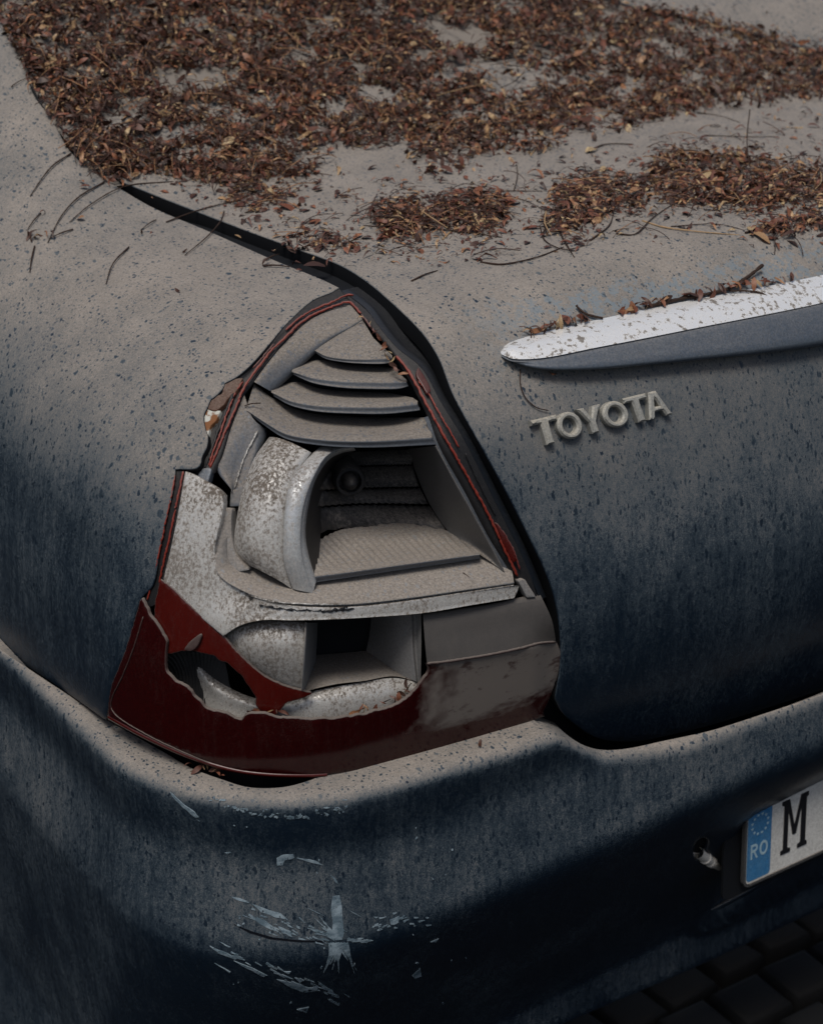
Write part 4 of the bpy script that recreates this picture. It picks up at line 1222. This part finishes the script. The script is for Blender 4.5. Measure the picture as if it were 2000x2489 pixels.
def put_letters(ch, sx, sy, wdt, hgt):
    m = lambda L: [(sx+wdt*a, sy+hgt*b) for a, b in L]
    el = lambda a, b: [(sx+wdt*(.5+a*math.cos(q)), sy+hgt*(.5+b*math.sin(q))) for q in np.linspace(0, 2*math.pi, 24, endpoint=False)]
    if ch == 'O':
        return el(.5, .5), [el(.3, .33)]
    if ch == 'R':
        arc = [(.55+.42*math.cos(q), .73+.27*math.sin(q)) for q in np.linspace(math.pi/2, -math.pi/2, 9)]
        arc2 = [(.52+.22*math.cos(q), .73+.12*math.sin(q)) for q in np.linspace(math.pi/2, -math.pi/2, 7)]
        return m([(0, 0), (0, 1)]+arc+[(.62, .455), (1, 0), (.75, 0), (.42, .44), (.2, .44), (.2, 0)]), [m([(.2, .85)]+arc2+[(.2, .61)])]
    if ch == 'M':
        s = .10
        return m([(0, 0), (.36, 0), (.36, .07), (.25, .09), (.25, .80), (.44, .30), (.56, .30), (.75, .80), (.75, .09), (.64, .07), (.64, 0), (1, 0), (1, .07), (.93, .09), (.93, .91), (1, .93), (1, 1), (.72, 1), (.5, .46), (.28, 1), (0, 1), (0, .93), (.09, .91), (.09, .09), (0, .07)]), []
for ch, sx, wd in (('R', .0085, .013), ('O', .0245, .0150)):
    o_, h_ = put_letters(ch, sx, .036, wd, .022)
    plate_poly('band_letter', o_, h_, .0026, .0004, M['plate_pale'], plate)['label'] = 'pale letter ' + ch
o_, h_ = put_letters('M', .064, .022, .049, .082)
plate_poly('plate_letter', o_, h_, .002, .0012, M['ink'], plate)['label'] = 'black letter M'
plate_poly('plate_backing', rrect(-.03, -.02, PW+.03, PH+.03, .01), [], -.012, .004, M['black'], plate)

# ------------------------------------------------------------------ leaves and twigs
def leaf_template(kind):
    """thin curled leaflet, length along x = 1"""
    nx, ny = 5, 3
    v = []
    for i in range(nx):
        s = i/(nx-1)
        wdt = 0.5*math.sin(math.pi*min(max(s*0.94+0.03, 0), 1))**0.75
        for j in range(ny):
            q = (j-1)
            y = q*wdt*[0.36, 0.24, 0.5, 0.30, 0.14][kind]
            z = [0.16, 0.30, 0.10, -0.12, 0.35][kind]*math.sin(math.pi*s)+[0.25, 0.5, 0.15, 0.6, 0.9][kind]*y*y*3+(0.05*math.sin(7*s+2*q) if kind % 2 else 0.03*q*s)
            v.append((s-0.5, y+[0, .06, -.05, .1, .02][kind]*math.sin(math.pi*s), z))
    f = []
    for i in range(nx-1):
        for j in range(ny-1):
            a = i*ny+j
            f.append((a, a+ny, a+ny+1, a+1))
    return np.array(v), np.array(f)
TPL = [leaf_template(k) for k in range(5)]

def frames(nrm, tilt):
    """random rotation matrices whose z is near nrm"""
    n = len(nrm)
    z = nrm+rng.normal(0, 1, (n, 3))*tilt[:, None]
    z /= np.linalg.norm(z, axis=1, keepdims=True)
    a = rng.normal(0, 1, (n, 3))
    xx = np.cross(a, z); xx /= np.linalg.norm(xx, axis=1, keepdims=True)
    yy = np.cross(z, xx)
    return np.stack([xx, yy, z], 2)

dense_zone = np.array([(-80, -120), (29, 110), (61, 173), (81, 231), (124, 289), (167, 364), (200, 404), (271, 445), (323, 430), (427, 437), (520, 445), (560, 475), (635, 452), (722, 442), (768, 420), (780, 375), (866, 362), (981, 352), (1000, 404), (1058, 427), (1133, 412),
                       (1139, 385), (1242, 378), (1346, 366), (1370, 338), (1439, 315), (1520, 323), (1577, 302), (1635, 289), (1750, 268), (1866, 256), (2080, 232), (2080, 148), (1866, 87), (1722, 52), (1577, 24), (1300, -60), (1000, -120)], float)
clusters = [np.array(c, float) for c in (
    [(1577, 393), (1606, 375), (1690, 380), (1780, 384), (1976, 412), (2060, 420), (2060, 500), (1866, 511), (1780, 508), (1693, 502), (1612, 500), (1572, 450)],
    [(1323, 530), (1350, 470), (1390, 440), (1439, 427), (1554, 439), (1577, 490), (1497, 515), (1420, 560), (1370, 575), (1330, 565)],
    [(1058, 497), (1150, 473), (1231, 485), (1242, 520), (1219, 556), (1139, 566), (1070, 545)],
    [(905, 522), (960, 495), (1010, 500), (1040, 530), (1060, 560), (1000, 585), (924, 577)],
    [(530, 480), (640, 460), (740, 470), (700, 510), (600, 520)],
    [(1800, 580), (1880, 535), (2060, 520), (2060, 552), (1850, 582)],
    [(680, 590), (740, 565), (900, 590), (880, 615), (720, 610)])]
bare = [(450, 200, 105, 34), (300, 160, 42, 14), (305, 287, 60, 24), (1130, 92, 80, 30), (1255, 190, 90, 42), (1120, 165, 60, 18), (925, 235, 50, 22), (620, 105, 40, 12), (1460, 130, 50, 18), (1030, 60, 60, 14)]

def scatter(poly, n, spread=0.0):
    lo, hi = poly.min(0), poly.max(0)
    p = rng.uniform(lo, hi, (int(n*3), 2))
    p = p[pip(p, poly)][:n]
    return p+rng.normal(0, 1, p.shape)*spread
pts = []
z1 = np.vstack([scatter(dense_zone, 36000, 7), scatter(dense_zone, 3500, 30)])
z1 = z1[(z1[:, 0] > 200) | pip(z1, dense_zone)]
keep = np.ones(len(z1), bool)
for cx, cy, rx, ry in bare:
    q = ((z1[:, 0]-cx)/rx)**2+((z1[:, 1]-cy)/ry)**2
    q = q+0.5*np.sin(z1[:, 0]*.09+cx)*np.sin(z1[:, 1]*.17)
    keep &= ~((q < 1) & (rng.uniform(0, 1, len(z1)) > 0.10+0.25*np.clip(q, 0, 1)**3))
z1 = z1[keep]
# clumpy loss
ph = np.sin(z1[:, 0]*.021+1.3*np.sin(z1[:, 1]*.035))*np.sin(z1[:, 1]*.06+1.1*np.sin(z1[:, 0]*.017))
ph = ph+.45*np.sin(z1[:, 0]*.063+2*np.sin(z1[:, 1]*.05))*np.sin(z1[:, 1]*.15+1.7)
z1 = z1[(ph < 0.34) | (rng.uniform(0, 1, len(z1)) < 0.22)]
pts.append((z1, 0.012))
for c, n, h in zip(clusters, (2100, 900, 700, 620, 220, 260, 170), (.010, .006, .006, .007, .003, .004, .003)):
    pts.append((scatter(c, int(n*.75), 9), h)); pts.append((scatter(c, int(n*.35), 26), h*.35))
deck_zone = np.array([(330, 450), (800, 420), (1300, 390), (2050, 260), (2050, 520), (1700, 570), (1200, 640), (960, 650), (700, 590)], float)
pts.append((scatter(deck_zone, 900, 4), .001))
allp = np.vstack([p for p, _ in pts]); hh = np.concatenate([np.full(len(p), h) for p, h in pts])
# keep leaves off the wing where the wind cleared it
gl = np.array(gap_l[:7])
base = P(np.c_[allp, np.zeros(len(allp))])
nrm = normals(base, body)
n = len(allp)
lift = rng.uniform(0, 1, n)**1.3*hh+0.002
sz = np.clip(rng.gamma(5, 1/5., n), .3, 2.3)*0.0110
tints = np.clip(rng.beta(0.95, 1.35, n), 0, .9)
pale = rng.uniform(0, 1, n) < 0.085
tints[pale] = rng.uniform(.9, 1.0, pale.sum())
kinds = rng.integers(0, 5, n)
tl = np.clip(0.12+hh*60, .1, .85)
FR = frames(nrm, tl)
order = np.argsort(-sz*(allp[:, 1] > 420)-1e-6*allp[:, 1])
vis = (allp[:, 0] > 25) & (allp[:, 0] < 1975) & (allp[:, 1] > 25)
top_layer = lift > hh*0.35
cand = [i for i in order if vis[i] and top_layer[i]]
indiv = set(cand[:160])
rest = np.array([i for i in range(n) if i not in indiv])
vs, fs, ts, offv = [], [], [], 0
for k in range(5):
    idx = rest[kinds[rest] == k]
    tv, tf = TPL[k]
    q = np.einsum('nij,vj->nvi', FR[idx], tv)*sz[idx][:, None, None]+(base[idx]+nrm[idx]*lift[idx][:, None])[:, None]
    vs.append(q.reshape(-1, 3)); ts.append(np.repeat(tints[idx], len(tv)))
    fs.append((tf[None]+(np.arange(len(idx))*len(tv))[:, None, None]+offv).reshape(-1, 4))
    offv += len(idx)*len(tv)
# broken leaf stalks mixed into the litter
sv, sf = [], []
for i in range(7):
    q = i/6; c = np.array([q-.5, .10*math.sin(2.6*q), .10*math.sin(math.pi*q)])
    for k in range(3):
        th = 2.094*k; sv.append(c+.014*np.array([0, math.cos(th), math.sin(th)]))
for i in range(6):
    for k in range(3):
        sf.append((i*3+k, i*3+(k+1) % 3, i*3+3+(k+1) % 3, i*3+3+k))
sv, sf = np.array(sv), np.array(sf)
st_ = rng.choice(len(allp), 2600, replace=False)
ssz = rng.uniform(.02, .06, len(st_))
q = np.einsum('nij,vj->nvi', frames(nrm[st_], np.full(len(st_), .22)), sv)*ssz[:, None, None]+(base[st_]+nrm[st_]*(hh[st_]*.8+.003)[:, None])[:, None]
vs.append(q.reshape(-1, 3)); ts.append(np.repeat(np.where(rng.uniform(0, 1, len(st_)) < .25, .85, .1), len(sv)))
fs.append((sf[None]+(np.arange(len(st_))*len(sv))[:, None, None]+offv).reshape(-1, 4))
vs, fs, ts = np.vstack(vs), np.vstack(fs), np.concatenate(ts)
def fast_mesh(name, v, f, mat, tint=None):
    me = bpy.data.meshes.new(name)
    me.vertices.add(len(v)); me.vertices.foreach_set('co', v.astype(np.float32).ravel())
    k = f.shape[1]
    me.loops.add(f.size); me.loops.foreach_set('vertex_index', f.astype(np.int32).ravel())
    me.polygons.add(len(f)); me.polygons.foreach_set('loop_start', np.arange(0, f.size, k, dtype=np.int32))
    me.polygons.foreach_set('use_smooth', [True]*len(f))
    me.update(calc_edges=True)
    if tint is not None:
        at = me.attributes.new('tint', 'FLOAT', 'POINT'); at.data.foreach_set('value', tint.astype(np.float32))
    me.materials.append(mat)
    o = bpy.data.objects.new(name, me); COL.objects.link(o); return o
lit = fast_mesh('leaf_litter', vs, fs, M['litter'], ts)
lit['kind'] = 'stuff'; lit['label'] = 'thick mat of small dry brown leaves over the rear window and boot lid'; lit['category'] = 'leaf litter'

leaf_me = []
for k in range(5):
    me = bpy.data.meshes.new('dry_leaf'); me.from_pydata([tuple(map(float, v)) for v in TPL[k][0]], [], [tuple(map(int, f)) for f in TPL[k][1]])
    me.polygons.foreach_set('use_smooth', [True]*len(me.polygons)); me.materials.append(M['leaf']); leaf_me.append(me)
def add_leaf(p, fr, s, k, label, group):
    o = bpy.data.objects.new('dry_leaf', leaf_me[k]); COL.objects.link(o)
    m = Matrix([[*map(float, fr[i]*s), float(p[i])] for i in range(3)]+[[0, 0, 0, 1]])
    o.matrix_world = m
    tag(o, label, 'leaf', group)
    return o
for i in sorted(indiv):
    add_leaf(base[i]+nrm[i]*lift[i], FR[i], sz[i]*1.12, int(kinds[i]), 'curled dry leaf lying loose on the dusty boot lid', 'loose dry leaves on the boot lid')

# leaves caught along the chrome trim, in the lamp and on the bumper ledge
def caught(pxs, n, hull, d, label, group, spread=6, s=0.016, lift_=.004):
    q = spline(pxs, n=max(n, 2))[:n]
    q = q+rng.normal(0, 1, q.shape)*spread*np.array([1.0, 0.45])
    b = P(np.c_[q, np.full(len(q), d)], hull); nn = normals(P(np.c_[q, np.zeros(len(q))], hull), hull)
    fr = frames(nn, np.full(len(q), .5))
    for i in range(len(q)):
        add_leaf(b[i]+nn[i]*lift_, fr[i], s*rng.uniform(.7, 1.3), int(rng.integers(0, 5)), label, group)
g1 = 'dry leaves caught behind the chrome trim'
caught(T([(200, 372), (300, 340), (400, 312), (500, 290)]), 26, body, -.005, 'dry leaf caught along the top edge of the chrome trim', g1, 5)
caught(T([(700, 250), (800, 225), (860, 205), (920, 185)]), 16, body, -.006, 'dry leaf caught along the top edge of the chrome trim', g1, 5)
caught(T([(1000, 180), (1150, 155), (1300, 125), (1450, 100), (1560, 85)]), 26, body, -.006, 'dry leaf caught along the top edge of the chrome trim', g1, 5)
g2 = 'dry leaves in the broken lamp'
caught(B([(915, 545), (945, 530), (980, 535)]), 7, body, .012, 'pale dry leaflet lying in the broken lower lamp', g2, 5, .011)
caught(B([(1020, 510), (1060, 495), (1105, 465), (1110, 440)]), 9, body, .015, 'pale dry leaflet lying in the broken lower lamp', g2, 4, .012)
caught(B([(560, 545), (610, 540), (680, 545)]), 6, body, .012, 'pale dry leaflet lying in the broken lower lamp', g2, 4, .011)
caught(A([(830, 215), (880, 265), (930, 340), (955, 390), (985, 450), (1020, 470)]), 16, body, .004, 'tiny dry leaf stuck along the right edge of the lamp', 'dry leaves along the lamp edge', 3, .010, .001)
caught(B([(350, 745), (380, 755), (410, 750), (470, 778)]), 9, bump_hull, -.004, 'dry leaf lying on the bumper under the lamp corner', 'dry leaves on the bumper ledge', 5, .013, .002)
caught(LT([(110, 990), (160, 1000), (215, 990)]), 7, body, -.003, 'pale dry leaf lying on the wing at far left', 'dry leaves on the wing', 3, .016, .002)
for L, lab in ((T([(340, 575), (352, 577)]), 'single yellowed leaf stuck under the chrome trim'), (B([(1368, 660), (1370, 662)]), 'single pale leaf on the bumper ledge below the red lens')):
    caught(L, 1, body if L[0][1] < 1500 else bump_hull, -.006, lab, None, .1, .022 if L[0][1] < 1500 else .012, .001)
wing_spots = LT([(340, 925), (600, 980), (635, 990), (780, 1060), (1120, 1110), (750, 1225), (180, 900), (360, 790), (345, 770), (1000, 1000)])
for u, v in wing_spots:
    caught([(u, v), (u+1, v+1)], 1, body, -.003, 'small dry leaf lying on the dusty wing', 'dry leaves on the wing', 1, .013, .002)

# twigs: each its own thin bent stem
TW = []
for L in ([(300, 650), (220, 710), (130, 830)], [(440, 770), (330, 840), (260, 920), (205, 1025)], [(730, 770), (520, 795), (380, 870), (295, 940)], [(945, 895), (930, 940), (870, 1010), (780, 1080)],
          [(545, 1045), (480, 1120), (450, 1200)], [(175, 900), (120, 970)], [(310, 970), (210, 1010)], [(150, 1040), (130, 1150)], [(470, 420), (520, 470), (560, 550)], [(1100, 350), (1130, 400), (1125, 440)],
          [(660, 930), (600, 970)], [(50, 370), (110, 335)], [(700, 940), (850, 890), (1000, 850), (1100, 800)], [(860, 730), (1000, 740), (1200, 690)], [(1120, 1100), (1180, 1075)], [(1110, 1125), (1220, 1130)]):
    TW.append((LT(L), 'twig', 0.0))
for L, mt, up in (([(1405, 610), (1400, 690), (1420, 760), (1440, 800)], 'twig', .05), ([(860, 990), (940, 995), (1010, 930), (1090, 870)], 'twig', .0), ([(290, 1110), (380, 1122), (520, 1095), (640, 1045)], 'twig', 0),
                  ([(610, 950), (640, 1020), (685, 1090)], 'twig', .0), ([(970, 935), (1060, 965), (1200, 985), (1380, 995)], 'straw', 0), ([(1090, 960), (1300, 955), (1400, 975)], 'twig', 0), ([(0, 1190), (60, 1165), (110, 1145)], 'twig', 0),
                  ([(100, 430), (220, 400), (370, 355)], 'straw', .01), ([(740, 645), (800, 620), (930, 612)], 'twig', 0), ([(750, 450), (830, 440), (850, 415)], 'straw', .01), ([(130, 1015), (180, 975), (380, 960)], 'straw', 0),
                  ([(0, 960), (200, 985), (380, 1005)], 'twig', 0), ([(430, 810), (445, 750), (440, 690)], 'twig', 0), ([(1230, 575), (1400, 585), (1540, 580)], 'twig', 0), ([(1200, 480), (1290, 495), (1380, 520)], 'twig', 0),
                  ([(150, 820), (350, 815), (550, 810)], 'twig', 0), ([(430, 835), (550, 885)], 'twig', 0), ([(500, 660), (540, 600), (500, 545)], 'straw', 0), ([(770, 850), (790, 900), (810, 930)], 'straw', 0), ([(1180, 700), (1220, 760), (1250, 810)], 'straw', 0.005),
                  ([(550, 1000), (640, 870), (720, 800), (860, 790)], 'twig', .003), ([(750, 1020), (830, 960), (850, 900)], 'twig', 0), ([(540, 960), (560, 1020), (640, 1060), (730, 1040)], 'twig', 0), ([(380, 290), (520, 310), (600, 330)], 'twig', .006),
                  ([(1400, 990), (1520, 960), (1690, 935)], 'twig', .002)):
    TW.append((RT(L), mt, up))
for k in range(80):
    p0 = scatter(dense_zone, 40)[0] if k % 3 else scatter(clusters[k % 4], 30)[0]
    th = rng.uniform(0, math.pi); l = rng.uniform(40, 120)
    p1 = p0+l*np.array([math.cos(th), math.sin(th)*.5]); mid_ = (p0+p1)/2+rng.normal(0, 8, 2)
    TW.append(([tuple(p0), tuple(mid_), tuple(p1)], 'twig' if rng.uniform() < .75 else 'straw', .008))
for i, (L, mt, up) in enumerate(TW):
    q = spline([a[:2] for a in L], step=7)
    b = P(np.c_[q, np.zeros(len(q))]); nn = normals(b, body)
    s = np.linspace(0, 1, len(q))
    hgt = 0.0018+0.0016*np.sin(math.pi*s)+(up*(1-s) if up > .02 else up)
    o = tube3('twig', b+nn*hgt[:, None], rng.uniform(.0008, .0014), M[mt], None, sides=5, taper=1-0.5*s, jitter=.12)
    if up > .02:
        tag(o, 'dark twig standing upright out of the leaf pile at right', 'twig')
    elif i < 16 and q[:, 1].mean() > 370 and q[:, 0].mean() < 420:
        tag(o, 'thin dark stem lying across the dusty wing at left', 'twig', 'stems on the wing')
    elif mt == 'straw':
        tag(o, 'pale straw coloured stem among the leaves on the boot', 'twig', 'pale stems on the boot')
    else:
        tag(o, 'thin dark twig among the leaves on the boot', 'twig', 'dark twigs on the boot')
for L, r_, lab in ((T([(1420, 10, -.02), (1330, 80, -.012), (1230, 135, -.010), (1000, 182, -.009), (820, 225, -.009)]), .0022, 'longest dark twig resting behind the chrome trim'),
                   (T([(1250, 140, -.010), (1400, 150, -.016), (1500, 200, -.020)]), .0014, 'short twig hanging over the front of the chrome trim'),
                   (T([(465, 215, -.012), (480, 235, -.010), (520, 262, -.009), (600, 282, -.009)]), .0016, 'small bent twig near the left part of the chrome trim'),
                   (T([(178, 545, -.006), (178, 620, -.007), (205, 690, -.007), (260, 740, -.007), (320, 755, -.008)]), .0007, 'thin curved stem hanging from the trim above the badge'),
                   (A([(1290, 1378, .014), (1340, 1410, .006), (1400, 1415, .004), (1450, 1385, .010)]), .0006, 'thin curved stem lying on the lamp shelf'),
                   (A([(292, 615, .010), (320, 605, .010), (365, 602, .012)]), .0007, 'tiny reddish stem stuck on the upper left of the lamp')):
    o = tube3('twig', P(spline(L, step=5)), r_, M['twig'], None, sides=6, jitter=.12)
    tag(o, lab, 'twig')

for o in list(bpy.data.objects):
    if '_base' in o:
        del o['_base']
